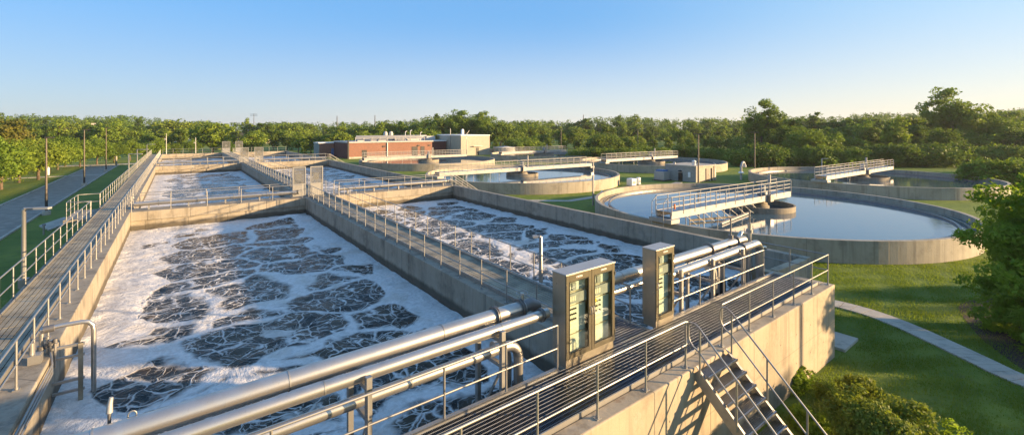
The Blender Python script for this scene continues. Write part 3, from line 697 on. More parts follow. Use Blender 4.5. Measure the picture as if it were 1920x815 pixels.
# ------------------------------------------------------------------ round tanks
TR=14.8
def tank(c, rb, label, blabel, wl, x0, x1, wr=2.5, rods=False, ty=0.0, near=False):
    cx,cy=c; t=thing('clarifier_tank',label,'round tank',(cx,cy,0))
    n=160; zt=1.42; zw=.86
    MB().ring(c,TR-.32,TR,0,zt,n).build('wall',M['tank'],t,.02 if near else 0)
    MB().ring(c,TR-1.46,TR-1.30,.3,zw+.13,n).build('weir',M['dsteel'],t)
    MB().ring(c,TR-.90,TR-.72,.3,zw+.10,n).build('launder_wall',M['well'],t)
    MB().ring(c,wr-.14,wr,.3,zw+.46,64).build('centre_well',M['well'],t)
    MB().lathe([(.95,0),(.95,.75),(.8,.78),(.8,1.0),(.35,1.05)],(cx,cy,.4),32).build('inner_drum',M['well'],t)
    m=MB(); m.lathe([(TR-.3,0)],(cx,cy,zw),n) if False else None
    m.add([(cx+(TR-.3)*math.cos(2*PI*k/n),cy+(TR-.3)*math.sin(2*PI*k/n),zw) for k in range(n)],[tuple(range(n))]); struct(m.build('water',M['water']))
    # bridge
    z=2.2; w=1.25; xa=cx+x0; xb=cx+x1; bt=thing('tank_bridge',blabel,'bridge',(xa,cy+ty,z)); yc=cy+ty
    for s in (-1,1): MB().bb(xa,xb,yc+s*w/2-.05,yc+s*w/2+.05,z-.5,z-.001).build('girder',M['bridge'],bt)
    MB().bb(xa,xb,yc-w/2+.052,yc+w/2-.052,z-.06,z-.02).build('deck',M['grate'],bt)
    q=xa+1.2
    while near and q<xb-.3: MB().bb(q,q+.08,yc-w/2+.052,yc+w/2-.052,z-.3,z-.07).build('cross_member',M['bridge'],bt); q+=1.9
    for s in (-1,1):
        ys=yc+s*w/2
        for hh in (1.05,.7,.38): MB().tube([(xa,ys,z+hh),(xb,ys,z+hh)],.028,6).build('rail',M['bridge'],bt)
        nn=max(3,round((xb-xa)/1.45)); me=post_mesh(1.3,'bridge',.032,False)
        for i in range(nn+1):
            o=bpy.data.objects.new('post',me); col.objects.link(o); o.parent=bt; o.location=((xb-xa)*i/nn, s*(w/2+.055), -.25)
    MB().bb(xa-.45,xa+.55,yc-.95,yc+.95,zt+.002,z-.502).build('end_carriage',M['bridge'],bt)
    if x1>TR*.9: MB().bb(xb-.5,xb+.4,yc-.9,yc+.9,zt+.002,z-.502).build('end_carriage',M['bridge'],bt)
    d=MB().lathe([(.42,0),(.42,.25),(.28,.3),(.28,.8),(.1,.85)],(cx,yc,z+.0),16).build('drive_unit',M['grey'],bt)
    MB().tube([(cx+.9,yc-.2,z),(cx+.9,yc-.2,z+1.75)],.13,12).build('column',M['bridge'],bt); 
    MB().bb(cx-.5,cx+.1,yc-w/2-.35,yc-w/2-.06,z-.55,z+.05).build('gear_box',M['dsteel'],bt)
    MB().tube([(cx,yc,.5),(cx,yc,z-.07)],.22,12).build('centre_shaft',M['well'],bt)
    rr=random.Random(int(cx*7+cy))
    nr=12 if rods else 5
    for i in range(nr):
        q=xa+1.5+(x1*0+ -x0-3.2)*i/nr; s=-1 if i%2 else 1
        MB().tube([(q,yc+s*.5,z-.45),(q+rr.uniform(-.15,.15),yc+s*.5,.7)],.03,6).build('hanger_rod',M['galv'],bt)
    if rods:
        MB().bar((cx-9.8,yc-1.6,zw+.10),(cx-1.3,yc-.2,zw+.12),.22,.12).build('scum_baffle',M['bridge'],bt)
        MB().bar((cx-10.8,yc+.4,zw+.14),(cx-6.5,yc-.9,zw+.14),.12,.14).build('scum_baffle',M['well'],bt)
        m=MB()
        for i in range(9):
            q=xa+2+i*1.2; m.tube([(q,yc-.5,z-.5),(q+.8,yc-.9,zw+.12)],.018,6)
        m.build('brace_rod',M['galv'],bt)
        for s in (-.5,.5): 
            for hh in (0,): MB().tube([(xa-.75,yc+s,1.2),(xa-.7,yc+s,z+.7),(xa-.2,yc+s,z+1.0)],.025,8).build('ladder_rail',M['bridge'],bt)
        for q in range(4): MB().tube([(xa-.73,yc-.5,1.3+q*.25),(xa-.73,yc+.5,1.3+q*.25)],.018,6).build('rung',M['bridge'],bt)
        MB().tube([(xa+.35,yc-.66,z+.55),(xa+.38,yc-.66,z+.18)],.06,8).build('life_ring_holder',M['orange'],bt)
C1=(43.4,21.15)
tank(C1,0,'nearest round concrete settling tank with calm blue water, right of the basins','pale bridge with railings over the nearest round tank','',-TR+.15,4.2,3.0,True,-.4,True)
tank((43.6,57.3),0,'round concrete tank in the middle, just beyond the right basin wall','long pale bridge spanning the middle round tank by the steps','',-TR+.15,TR-.15,2.5)
tank((45.6,94.5),0,'farthest left round tank in front of the brick building','pale bridge over the round tank in front of the brick building','',-TR+.15,9.5,2.3)
tank((81.0,24.5),0,'round tank at the far right with dark water mirroring the trees','pale bridge over the far right round tank below the hedge','',-TR+.15,11.5,3.2)
tank((82.0,62.3),0,'round tank behind the small block-built hut','pale bridge over the round tank behind the small hut','',-TR+.15,8.5,2.8)
tank((82.0,97.8),0,'farthest round tank, right of the beige building','pale bridge over the farthest round tank right of the beige building','',-TR+.15,7.5,2.8)
tag(MB().lathe([(3.4,0),(3.4,2.1),(3.5,2.15),(3.5,2.35),(.1,2.7)],(83.5,119,0),32).build('storage_tank',M['roof']),'low pale domed storage tank right of the beige building','storage tank')

# ------------------------------------------------------------------ buildings
def fbox(x0,x1,y0,y1,z0,z1,name,mat,par): return MB().bb(x0,x1,y0,y1,z0,z1).build(name,mat,par)
bt=thing('brick_building','long low red brick building with pipework on its flat roof','building',(50,133,0))
fbox(37.5,62.3,126.7,140,0,4.25,'wall',M['brick'],bt); fbox(62.31,69.0,130.5,140,0,4.2,'wall',M['dark_shade_brick'],bt)
fbox(37.3,37.49,126.6,140,0,4.2,'end_wall',M['dark_shade_brick'],bt)  # thin skin: shade of the unlit end put into a darker brick
r_=fbox(37.2,62.6,126.4,140.2,4.251,4.6,'roof',M['roof'],bt); fbox(62.61,69.1,130.2,140.2,4.21,4.5,'roof',M['white'],bt)
fbox(37.5,62.3,126.64,126.698,0,.5,'base_course',M['pale'],bt)
for x,w,h in ((41.2,1.3,2.3),(55.8,1.8,2.9),(58.6,1.2,2.9)):
    d=fbox(x,x+w,126.62,126.69,0.0,h,'door',M['dark'],bt); fbox(x+w*.8,x+w*.88,126.57,126.615,1,1.15,'handle',M['galv'],d)
for x in (47.0,57.5,61): fbox(x,x+.7,126.5,126.68,3.0,3.35,'wall_lamp',M['dark'],bt)
MB().tube([(48.3,126.55,0),(48.3,126.55,4.2)],.14,8).build('downpipe',M['white'],bt)
fbox(37.2,37.55,126.2,126.59,0,4.9,'corner_post',M['dark'],bt)
for x,y in ((50.2,133),(51.9,133)): MB().lathe([(.6,0),(.6,2.2),(.45,2.6),(.15,2.75)],(x,y,4.6),16).build('roof_silo',M['roof'],bt)
for x,y,w,d,h in ((43,134,5,3,1.1),(52.5,131,3,2,1.3),(57,133,4,3,1.2),(60,136,5,3,1.5),(41,130,2,2,.7),(47,130,2.2,1.5,.9),(64.5,135,3,3,1.2)): fbox(x,x+w,y,y+d,4.6,4.6+h,'roof_unit',M['roof'],bt)
for i in range(4): MB().tube([(40+i*.4,129+i,5.3+.25*i),(61,129+i,5.3+.25*i)],.13,8).build('roof_pipe',M['steel'],bt)
for x in np.arange(40,61,2.3): MB().tube([(x,128.6,4.6),(x,128.6,5.7)],.06,6).build('roof_post',M['galv'],bt)
MB().tube([(40,128.6,5.7),(61,128.6,5.7)],.05,6).build('roof_rail',M['galv'],bt)
for x,y,h in ((56,132,2.6),(58.5,134,2.9),(60.5,131,2.3)): 
    MB().tube([(x,y,4.6),(x,y,4.6+h),(x+.5,y,4.6+h+.2)],.1,8).build('roof_vent',M['white'],bt)
bt=thing('brick_shed','small brick shed left of the long brick building','building',(36,142,0))
fbox(33.3,38.4,140.3,146,0,3.9,'wall',M['brick'],bt); fbox(33.1,33.29,140.2,146,0,3.9,'side_wall',M['shade_block'],bt); fbox(33.0,38.6,140.1,146.1,3.901,4.15,'roof',M['white'],bt); fbox(36.6,37.9,140.2,140.29,0,2.4,'door',M['blue'],bt)  # grey side skin: shade of the left face painted as colour
bt=thing('beige_building','taller beige block building at the right end of the brick one','building',(75,130,0))
fbox(69.3,79.6,121.5,140,0,6.0,'wall',M['beige'],bt); fbox(69.2,79.7,121.4,140.1,6.001,6.25,'roof_trim',M['white'],bt); fbox(79.61,82,122.5,128,0,1.6,'low_wall',M['beige'],bt)
d=fbox(74.6,75.6,121.42,121.49,0,2.3,'door',M['dark'],bt); fbox(75.4,75.46,121.38,121.415,1,1.2,'handle',M['galv'],d); fbox(73.3,76.5,120.7,121.49,2.7,2.85,'canopy',M['galv'],bt)
MB().tube([(69.2,128,0),(69.2,128,8.2)],.12,8).build('flue',M['galv'],bt); MB().lathe([(.5,0),(.5,1.4),(.2,1.8)],(77,134,6.25),12).build('roof_vent',M['white'],bt); MB().bar((78,133,6.25),(79,133,7.6),.1,.1).build('antenna',M['galv'],bt)
fbox(69.1,69.29,131,134,2.2,3.4,'louvre',M['dark'],bt)
bt=thing('block_hut','small flat-roofed block hut between the round tanks','hut',(66.7,43,0))
fbox(64,69.5,40.4,45.6,0,2.3,'wall',M['beige'],bt); fbox(63.8,63.99,40.3,45.7,0,2.29,'side_wall',M['shade_block'],bt); fbox(63.7,69.7,40.2,45.8,2.301,2.5,'roof',M['pale'],bt)  # grey side face: shade on the beige block put into its colour
d=fbox(66.6,67.5,40.3,40.39,0,2.0,'door',M['brown'],bt); fbox(67.3,67.36,40.25,40.295,.9,1.1,'handle',M['galv'],d)
fbox(68.1,68.3,40.25,40.39,0,2.0,'pipe_riser',M['brown'],bt); MB().tube([(69,40.25,0),(69,40.25,2.6),(69,40.6,2.8)],.07,8).build('pipe_riser',M['galv'],bt)
fbox(63.7,63.79,42.6,43.3,0,1.3,'hatch',M['black'],bt); MB().lathe([(.3,0),(.3,.12),(.12,.2)],(63.68,43,1.5),12).build('wall_lamp',M['black'],bt); fbox(63.7,63.79,41.2,41.6,.7,1.5,'meter_box',M['white'],bt)
MB().lathe([(.25,0),(.25,.5),(.4,.55),(.1,.75)],(65.3,41.6,2.5),12).build('roof_vent',M['white'],bt); MB().lathe([(.2,0),(.2,.3)],(64.6,44.6,2.5),12).build('roof_vent',M['roof'],bt)
t=thing('generator','pale blue-topped generator box beside the block hut','generator',(62,46,0)); MB().bb(61.5,63.1,44.4,46.2,.12,1.45).build('body',M['cabtop'],t,.04); MB().bb(61.7,62.9,44.6,46.0,1.46,1.7).build('lid',M['blue'],t); MB().bb(61.3,63.3,44.2,46.4,0,.115).build('base',M['dark'],t)
for (px,py,lab,s) in ((1184,348,'low white utility box on the grass beside the nearest round tank',1.0),(1197,346,'slim white bollard cabinet next to the low utility box',.5)):
    x,y=U(px,py,8.2); t=thing('utility_box',lab,'utility box',(x,y,0)); MB().bb(x-.5*s,x+.5*s,y-.5*s,y+.5*s,.08,1.05).build('body',M['white'],t,.08); MB().bb(x-.6*s,x+.6*s,y-.6*s,y+.6*s,0,.079).build('base',M['pale'],t); MB().bb(x-.3*s,x+.3*s,y-.5*s-.02,y-.5*s-.001,.3,.7).build('door',M['grey'],t)
x,y=73.2,38.3; t=thing('gooseneck_vent','tall white gooseneck vent pipe on the lawn before the hedge','vent pipe',(x,y,0))
MB().tube([(x,y,0),(x,y,2.2)]+[(x+.45-.45*math.cos(a),y-.1,2.3+.5*math.sin(a)) for a in [PI*i/8 for i in range(9)]],.17,12).build('bent_pipe',M['roof'],t); MB().tube([(x+.9,y-.1,2.35),(x+.9,y-.1,2.0)],.26,12).build('hood',M['roof'],t); MB().tube([(x,y,1.1),(x,y,1.3)],.45,12,r2=.3).build('collar',M['white'],t)
# valve gear by the middle tank
x,y=W(50.5,9.6); t=thing('hydrant','small pale standpipe with a hooked arm by the middle round tank','standpipe',(x,y,0)); MB().tube([(x,y,0),(x,y,1.1),(x+.2,y-.1,1.35),(x+.55,y-.3,1.2),(x+.9,y-.5,.4)],.07,8).build('pipe_run',M['white'],t); MB().tube([(x-.5,y+.35,.95),(x+.2,y-.14,.95)],.05,8).build('handle',M['dsteel'],t)

# ------------------------------------------------------------------ lamps and poles
def lamp(px,d,h,label,kind='road',z0=0.0,arm=.9,xy=None,group=None,dirx=(1,0)):
    x,y=xy or G(B(px),d); t=thing('lamp_post',label,'lamp post',(x,y,z0),group)
    if kind=='road':
        MB().tube([(x,y,z0+.35),(x,y,z0+h*.28)],.11,10).build('lower_sleeve',M['dark'],t); MB().tube([(x,y,z0+h*.28),(x,y,z0+h)],.09,10,r2=.06).build('pole',M['brown'],t)
        MB().lathe([(.32,0),(.32,.38),(.28,.42)],(x,y,z0),16).build('footing',M['pale'],t); MB().box((x+.2,y,z0+h+.04),(.65,.3,.1)).build('head',M['dark'],t)
    elif kind=='grey':
        MB().tube([(x,y,z0),(x,y,z0+h)],.11,10,r2=.06).build('pole',M['galv'],t); MB().box((x-.2,y,z0+h-1.2),(.3,.2,.3)).build('head',M['galv'],t)
    elif kind=='double':
        MB().tube([(x,y,z0),(x,y,z0+h)],.13,10,r2=.09).build('pole',M['brown'],t)
        for s in (-1,1): MB().box((x+s*.45*RT[0],y+s*.45*RT[1],z0+h+.03),(.6,.35,.12),-R(36)).build('head',M['dark'],t)
    elif kind=='arm':
        MB().tube([(x,y,z0),(x,y,z0+h-.05),(x+.06*dirx[0],y+.06*dirx[1],z0+h)],.075,10,r2=.06).build('pole',M['galv'],t)
        a=Vector((x,y,z0+h)); e=a+Vector((dirx[0],dirx[1],0))*arm
        MB().tube([a,e],.045,8).build('arm',M['galv'],t); MB().box(tuple(a.lerp(e,.75)),(arm*.6,.2,.07),math.atan2(dirx[1],dirx[0])).build('head',M['cabtop'],t)
        MB().box((x,y,z0+.01),(.26,.26,.02)).build('foot_plate',M['galv'],t)
    return t
grp='road lamps'
lamp(0,0,7.3,'nearest brown lamp post standing between the road and the left gangway',xy=(-10.0,61.5)); 
lamp(0,0,8.0,'second brown lamp post along the left road',xy=G(B(158),66)); lamp(0,0,8.3,'third brown lamp post along the left road',xy=G(B(199),88))
lamp(0,0,2.62,'nearest small arm lamp on the outer side of the left gangway','arm',z0=DK,arm=.8,xy=(-4.6,24.6),dirx=(.9,-.44)); 
tag(MB().bb(-4.72,-4.45,24.4,24.8,DK-.3,DK-.003).build('lamp_bracket',M['conc']),'concrete block carrying the nearest gangway lamp','bracket')
for yy,l in ((68,'second small arm lamp on the left gangway, just past the first cross wall'),(82,'third small arm lamp on the left gangway near the second cross wall'),(108,'fourth small arm lamp, far down the left gangway')): lamp(0,0,2.7,l,'arm',z0=DK,arm=1.3,xy=(-4.38,yy),dirx=(.9,-.44))
lamp(0,0,1.72,'short lamp on the right edge of the centre walkway behind the wide cabinet','arm',z0=DK,arm=.28,xy=(10.62,12.85),dirx=(-.85,.5))
lamp(0,0,4.5,'slim grey mast standing on the far end wall of the left basins','grey',z0=DK,xy=(-1.8,126.2)); lamp(0,0,3.6,'slim grey mast on the far end wall in the middle of the left basins','grey',z0=DK,xy=(3.5,126.2))
lamp(0,0,4.6,'grey mast with instrument on the grass between the two nearest round tanks','grey',xy=(36.0,34.8))
lamp(0,0,7.4,'double-headed brown lamp post at the corner of the block hut','double',xy=(63.3,39.6)); lamp(1415,95,7.4,'lamp post behind the far right tank before the hedge','double'); lamp(1196,130,7.9,'lamp post beyond the tank behind the hut','double'); lamp(1052,150,8.0,'lamp post at the right end of the farthest tank','double')
lamp(1064,128,2.8,'short pale lamp by the farthest round tank','grey'); lamp(875,118,7.0,'lamp post in front of the beige building','grey'); lamp(1541,80,3.0,'short arm lamp at the left edge of the far right tank','arm',arm=1.0,dirx=(.8,-.6))
x,y=U(90,328,8.2); t=thing('bollard','white round post standing by the path left of the road','post',(x,y,0)); MB().tube([(x,y,0),(x,y,1.85)],.2,12).build('pole',M['white'],t); MB().lathe([(.22,0),(.22,.1),(.08,.16)],(x,y,1.86),12).build('cap',M['white'],t)
x,y=U(218,312,8.2); t=thing('bollard','brown wooden post by the far end of the road','post',(x,y,0)); MB().tube([(x,y,0),(x,y,2.1)],.18,10).build('pole',M['plank'],t); MB().lathe([(.2,0),(.1,.12)],(x,y,2.1),10).build('cap',M['plank'],t)
x,y=U(82,440,8.2); t=thing('standpipe','small pipe stub standing beside the concrete pad on the left lawn','standpipe',(x,y,0)); MB().tube([(x,y,0),(x,y,.7)],.06,8).build('pole',M['galv'],t); MB().lathe([(.12,0),(.12,.12),(.04,.16)],(x,y,.7),10).build('cap',M['dsteel'],t)
x,y=20.0,7.9; t=thing('marker_cap','small orange-capped marker against the end of the front wall','marker',(x,y,0)); MB().tube([(x,y,.1),(x,y,.75)],.04,8).build('stake',M['galv'],t); MB().lathe([(.09,0),(.12,.12),(.09,.22),(.02,.26)],(x,y,.75),12).build('cap',M['orange'],t)
# far masts and warehouses
def mast(px,d,ytop,label,w=.5):
    x,y=G(B(px),d); h=CAMZ+(241-ytop)*d/866; t=thing('mast',label,'mast',(x,y,0)); MB().tube([(x,y,0),(x,y,h)],w,6,r2=w*.5).build('pole',M['dark'],t); return t,x,y,h
t,x,y,h=mast(476,420,213,'far transmission pylon rising over the wood left of centre',.35)
for q in (.97,.92): MB().bar((x-2.6,y+2,h*q),(x+2.6,y-2,h*q),.25,.25).build('crossarm',M['dark'],t)
for px,yt,l in ((632,219,'thin far mast over the trees left of the brick building'),(703,218,'dark far chimney over the brick building'),(1094,217,'thin far mast above the wood right of centre')):
    t,x,y,h=mast(px,400,yt,l,.6); MB().tube([(x,y,h),(x,y,h+.8)],.3,6).build('tip',M['dark'],t)
def ware(p0,p1,d,y0,y1,label,mat='beige'):
    a=Vector(G(B(p0),d)+(0,)); b_=Vector(G(B(p1),d)+(0,)); c=(a+b_)/2; w=(b_-a).length; h=CAMZ-(y0-241)*d/866; t=thing('warehouse',label,'building',(c.x,c.y,0))
    MB().box((c.x,c.y,h/2),(w,22,h),-R(36)).build('wall',M[mat],t); MB().box((c.x,c.y,h+.3),(w+1,23,.6),-R(36)).build('roof',M['white'],t)
    m=MB()
    for q in range(4):
        p=a.lerp(b_,(q+.5)/4)-Vector((FW[0],FW[1],0))*11.1; MB().box((p.x,p.y,1.8),(3,.2,3.2),-R(36)).build('loading_door',M['grey'],t)
ware(150,298,260,246,252,'long low cream warehouse beyond the trees at far left'); ware(318,352,262,246,252,'white low building beyond the trees, right of the long warehouse','white'); ware(432,490,255,246,254,'low tan building beyond the trees left of centre'); ware(1120,1143,300,248,252,'small white roof among the trees right of centre','white')
x,y=G(B(176),258); tag(MB().box((x,y,5.6),(2.0,2.0,11.2)).build('chimney',M['beige']),'square pale chimney by the cream warehouse','chimney')

# ------------------------------------------------------------------ vegetation
def leaf_mesh(name, centres, radii, per, size, mat, seed, flat=.75, aspect=.6, droop=.0):
    r=np.random.default_rng(seed); n=len(centres)*per
    ci=np.repeat(np.arange(len(centres)),per); u=r.normal(size=(n,3)); u/=np.linalg.norm(u,axis=1)[:,None]
    rad=radii[ci]*(.55+.5*r.random(n)); off=u*rad[:,None]; off[:,2]*=flat; off[:,2]-= .12*radii[ci]*0
    p=centres[ci]+off
    nrm=u*.8+r.normal(size=(n,3))*.55; nrm[:,2]+=.35; nrm/=np.linalg.norm(nrm,axis=1)[:,None]
    a=np.cross(nrm,r.normal(size=(n,3))); a/=np.linalg.norm(a,axis=1)[:,None]; b_=np.cross(nrm,a)
    s=size*(.45+1.2*r.random(n)**1.4); a*=s[:,None]; b_*=(s*aspect)[:,None]
    k=nrm*(s*.18)[:,None]
    V=np.stack([p-a,p-b_-k*.2+a*.1,p+a,p+b_+a*.1],1).reshape(-1,3)
    me=bpy.data.meshes.new(name); me.vertices.add(n*4); me.vertices.foreach_set('co',V.ravel()); me.loops.add(n*4); me.loops.foreach_set('vertex_index',np.arange(n*4,dtype=np.int32))
    me.polygons.add(n); me.polygons.foreach_set('loop_start',np.arange(0,n*4,4,dtype=np.int32)); me.update(); me.validate(); me.materials.append(mat); return me
def crown_points(seed, Rr, H, z0, n, shell=.72, lump=.25):
    r=np.random.default_rng(seed); u=r.normal(size=(n,3)); u/=np.linalg.norm(u,axis=1)[:,None]
    rad=shell+ (1-shell)*r.random(n); rad[r.random(n)<.25]*=.6
    lobes=r.normal(size=(6,3)); lobes/=np.linalg.norm(lobes,axis=1)[:,None]; k=(np.maximum(0,u@lobes.T)**5).max(1)
    rad*= (1-lump)+lump*1.7*k
    p=u*rad[:,None]; p[:,0]*=Rr; p[:,1]*=Rr; p[:,2]=z0+H/2+p[:,2]*H/2
    w=1-.25*np.clip((p[:,2]-z0-H*.55)/(H*.45),0,1); p[:,:2]*=w[:,None]
    return p
def trunk_mesh(h, r0, top, seed, pts):
    rr=random.Random(seed); m=MB(); P=[Vector((0,0,-.3))]; 
    for i in range(1,6): P.append(Vector((rr.uniform(-.03,.03)*h,rr.uniform(-.03,.03)*h,h*i/5)))
    m.tube(P,r0,8,r2=r0*.3)
    for i in range(7):
        q=P[2+i%4]; e=pts[rr.randrange(len(pts))]; e=Vector(e); mid=q.lerp(e,.5)+Vector((0,0,h*.05)); m.tube([q,mid,q.lerp(e,.92)],r0*.4,6,r2=r0*.08)
    me=bpy.data.meshes.new('trunk'); me.from_pydata(m.v,[],m.f); me.polygons.foreach_set('use_smooth',m.sm); me.materials.append(M['bark']); return me
KIN={}
def kind(key, seed, Rr, H, z0, n, per, size, mat, tr=.25, shell=.7, lump=.25, crad=.3, flat=.75):
    p=crown_points(seed,Rr,H,z0,n,shell,lump); r=np.random.default_rng(seed+5); rad=Rr*crad*(.6+.8*r.random(n))
    KIN[key]=(leaf_mesh('crown',p,rad,per,size,M[mat],seed,flat), trunk_mesh(z0+H*.75,tr,0,seed,p), z0+H)
# far and mid kinds, about 10 m tall
kind('f0',1,4.6,8.6,1.2,95,60,.27,'leaf',lump=.42,crad=.24); kind('f1',2,5.4,7.6,1.6,100,60,.27,'leafd',lump=.5,crad=.22); kind('f2',3,3.0,9.6,1.0,80,60,.25,'leaf',lump=.4,crad=.26); kind('f3',4,5.0,7.0,1.4,90,60,.27,'leafy',lump=.45,crad=.24); kind('f4',5,4.2,8.8,1.4,90,60,.26,'leafd',lump=.55,crad=.23)
kind('f5',6,2.3,10.2,.6,70,60,.22,'leafd',lump=.3,crad=.3); kind('f6',7,4.9,8.4,1.8,95,60,.26,'leaf',lump=.6,crad=.21,shell=.6); kind('f7',8,3.6,7.8,1.2,80,60,.25,'leafy',lump=.6,crad=.24,shell=.6)
kind('m0',11,4.3,7.6,1.7,130,95,.16,'leaf',lump=.3,crad=.26); kind('m1',12,4.0,8.2,1.7,130,95,.16,'leafd',lump=.3,crad=.26); kind('m2',13,4.4,7.2,1.5,130,95,.16,'leafy',lump=.35,crad=.26); kind('m3',14,4.2,7.6,1.4,120,90,.17,'leafo',crad=.26)
kind('tall',21,4.8,9.4,3.6,95,120,.20,'leaf',lump=.5,crad=.22,shell=.5,tr=.3)
kind('h0',31,3.0,3.6,-.2,70,80,.15,'leafy',crad=.32); kind('h1',32,3.2,3.4,-.2,70,80,.15,'leafd',crad=.32); kind('h2',33,2.8,4.0,-.2,70,80,.15,'leaf',lump=.4,crad=.32)
def plant(key, x, y, hgt, label, cat='tree', group=None, name='tree', wide=1.0):
    cm,tm,h0=KIN[key]; s=hgt/h0; t=bpy.data.objects.new(name,None); col.objects.link(t); t.location=(x,y,gz(x,y)); t.rotation_euler.z=random.uniform(0,6.28); t.scale=(s*wide,s*wide,s); t.empty_display_size=.3
    t['label']=label; t['category']=cat
    if group: t['group']=group
    for nm_,me in (('crown' if cat=='tree' else 'foliage',cm),('trunk' if cat=='tree' else 'stem',tm)):
        o=bpy.data.objects.new(nm_,me); col.objects.link(o); o.parent=t
    return t
rv=random.Random(5)
def row(px0,px1,d0,d1,ytop,hj,keys,step,label,group,name='tree',cat='tree',skip=0,wide=1.0):
    px=px0
    while px<px1:
        d=rv.uniform(d0,d1); yt=ytop(px) if callable(ytop) else ytop; yt+=rv.uniform(-hj,hj)
        h=CAMZ+(241-yt)*d/866; x,y=G(B(px),d); h-=gz(x,y)
        k=rv.choice(keys); plant(k,x,y,max(h,2),label,cat,group,name,wide*rv.uniform(.75,1.35))
        px+=step*rv.uniform(.75,1.25)
def prof(px):
    X=[-100,0,100,200,270,330,400,480,560,640,750,830,880,915,950,1050,1150,1250,1330,1400,1500,1570,1650,1720,1850,1920,2100]
    Y=[208,211,214,215,214,223,226,229,226,227,224,214,211,213,225,223,214,221,218,222,216,213,207,210,205,201,200]
    return float(np.interp(px,X,Y))
# far-off wood: one mass
pts=[];rad=[]
for i in range(620):
    px=rv.uniform(-120,2080); d=rv.uniform(300,560); yt=prof(px)+rv.uniform(1,9); x,y=G(B(px),d); top=CAMZ+(241-yt)*d/866; r0=rv.uniform(3.5,6.5)
    for k in range(14):
        a=rv.uniform(0,6.28); q=rv.uniform(0,r0*1.5); zz=rv.uniform(2,top-1.5)
        pts.append((x+q*math.cos(a),y+q*math.sin(a),zz if k else top-1.5)); rad.append(rv.uniform(1.6,3.0))
me=leaf_mesh('far_wood',np.array(pts),np.array(rad),26,.55,M['leafd'],77,.8)
o=bpy.data.objects.new('far_wood',me); col.objects.link(o); o['label']='distant wood closing the horizon'; o['category']='woodland'; o['kind']='stuff'
FK=['f0','f1','f2','f3','f4','f5','f6','f7','f6','f4']
row(-60,2010,215,285,lambda p:prof(p)+5,7,FK,32,'tree in the wooded belt along the horizon','trees in the belt along the horizon')
row(-40,620,150,190,lambda p:prof(p)+18,9,FK,29,'tree in the middle rows left of the brick building','trees in the middle rows at left')
row(640,1010,170,210,lambda p:prof(p)+3,3,['f0','f1','f2','f4','f6'],24,'tall leafy tree right behind the brick and beige buildings','trees behind the buildings')
row(1000,1420,170,215,lambda p:prof(p)+17,5,FK+['f3'],29,'tree on the far side of the meadow right of centre','trees across the meadow')
row(560,860,146,160,lambda p:248,4,['f3','f0','f2','f3'],27,'smaller yellow-green tree peeping over the brick building','small trees over the brick building')
row(930,1400,150,165,lambda p:255,4,['h0','h1','h2','f3','f2'],24,'bushy tree at the near edge of the meadow','bushy trees at the meadow edge')
row(1440,2060,120,165,lambda p:prof(p)+5,9,['f1','f4','f1','f6','f5','f4'],32,'dark tree of the dense wood at right','trees of the dense wood at right')
row(1440,2060,105,118,lambda p:prof(p)+26,10,['f1','f4','m1','f6','m0','f7'],38,'lower dark tree at the front of the wood at right','front trees of the wood at right')
row(1080,1420,112,122,lambda p:275,5,['h0','h1','h2'],22,'bush in the hedge behind the round tank by the hut','bushes behind the tank by the hut','bush','bush')
row(1380,2000,99,104,lambda p:276,6,['h0','h1','h2','h1'],24,'bush in the long hedge behind the far right round tank','bushes of the hedge at right','bush','bush')
row(1840,2090,62,92,lambda p:300,6,['h0','h1','h2','h1'],22,'bush beside the right edge of the far right tank','bushes right of the far tank','bush','bush')
plant('tall',*G(B(1428),125),15.3,'tall tree with an open crown standing above the hedge right of centre')
plant('tall',*G(B(1790),120),18.3,'tallest tree, its loose crown rising above the wood at right')
plant('tall',*G(B(872),178),14.8,'broad tall tree behind the beige building, left of its pair',wide=1.3); plant('tall',*G(B(905),176),14.3,'narrower tall tree behind the beige building, right of its pair')
plant('f3',*G(B(790),160),9.0,'rounded golden-green tree behind the brick building'); plant('f0',*G(B(398),148),11.2,'big rounded tree rising over the far end of the left basins',wide=1.15); plant('m3',*G(B(12),84),10.0,'rust-tinged tree at the far left behind the roadside trees'); plant('f3',*G(B(472),150),8.0,'pale green tree left of the small brick shed')
# roadside trees, left
i=0
for px,d,yt in ((2,62,258),(36,70,262),(-38,56,250),(72,74,258),(108,92,254),(122,100,262),(150,98,262),(182,104,258),(214,110,266),(244,118,262),(268,125,266),(296,132,262),(330,138,268),(360,142,262),(92,84,268),(430,140,268)):
    x,y=G(B(px),d); h=CAMZ-(yt-241)*d/866
    lab=['roadside tree at the left edge of the photo','roadside tree second from the left edge','roadside tree cut off at the left edge'][i] if i<3 else 'leafy tree in the row beyond the left road'
    plant(('m0','m1','m0','m2','m0','m1','m0')[i%7],x,y,h,lab,'tree',None if i<3 else 'trees in the row beyond the left road',wide=1.15); i+=1

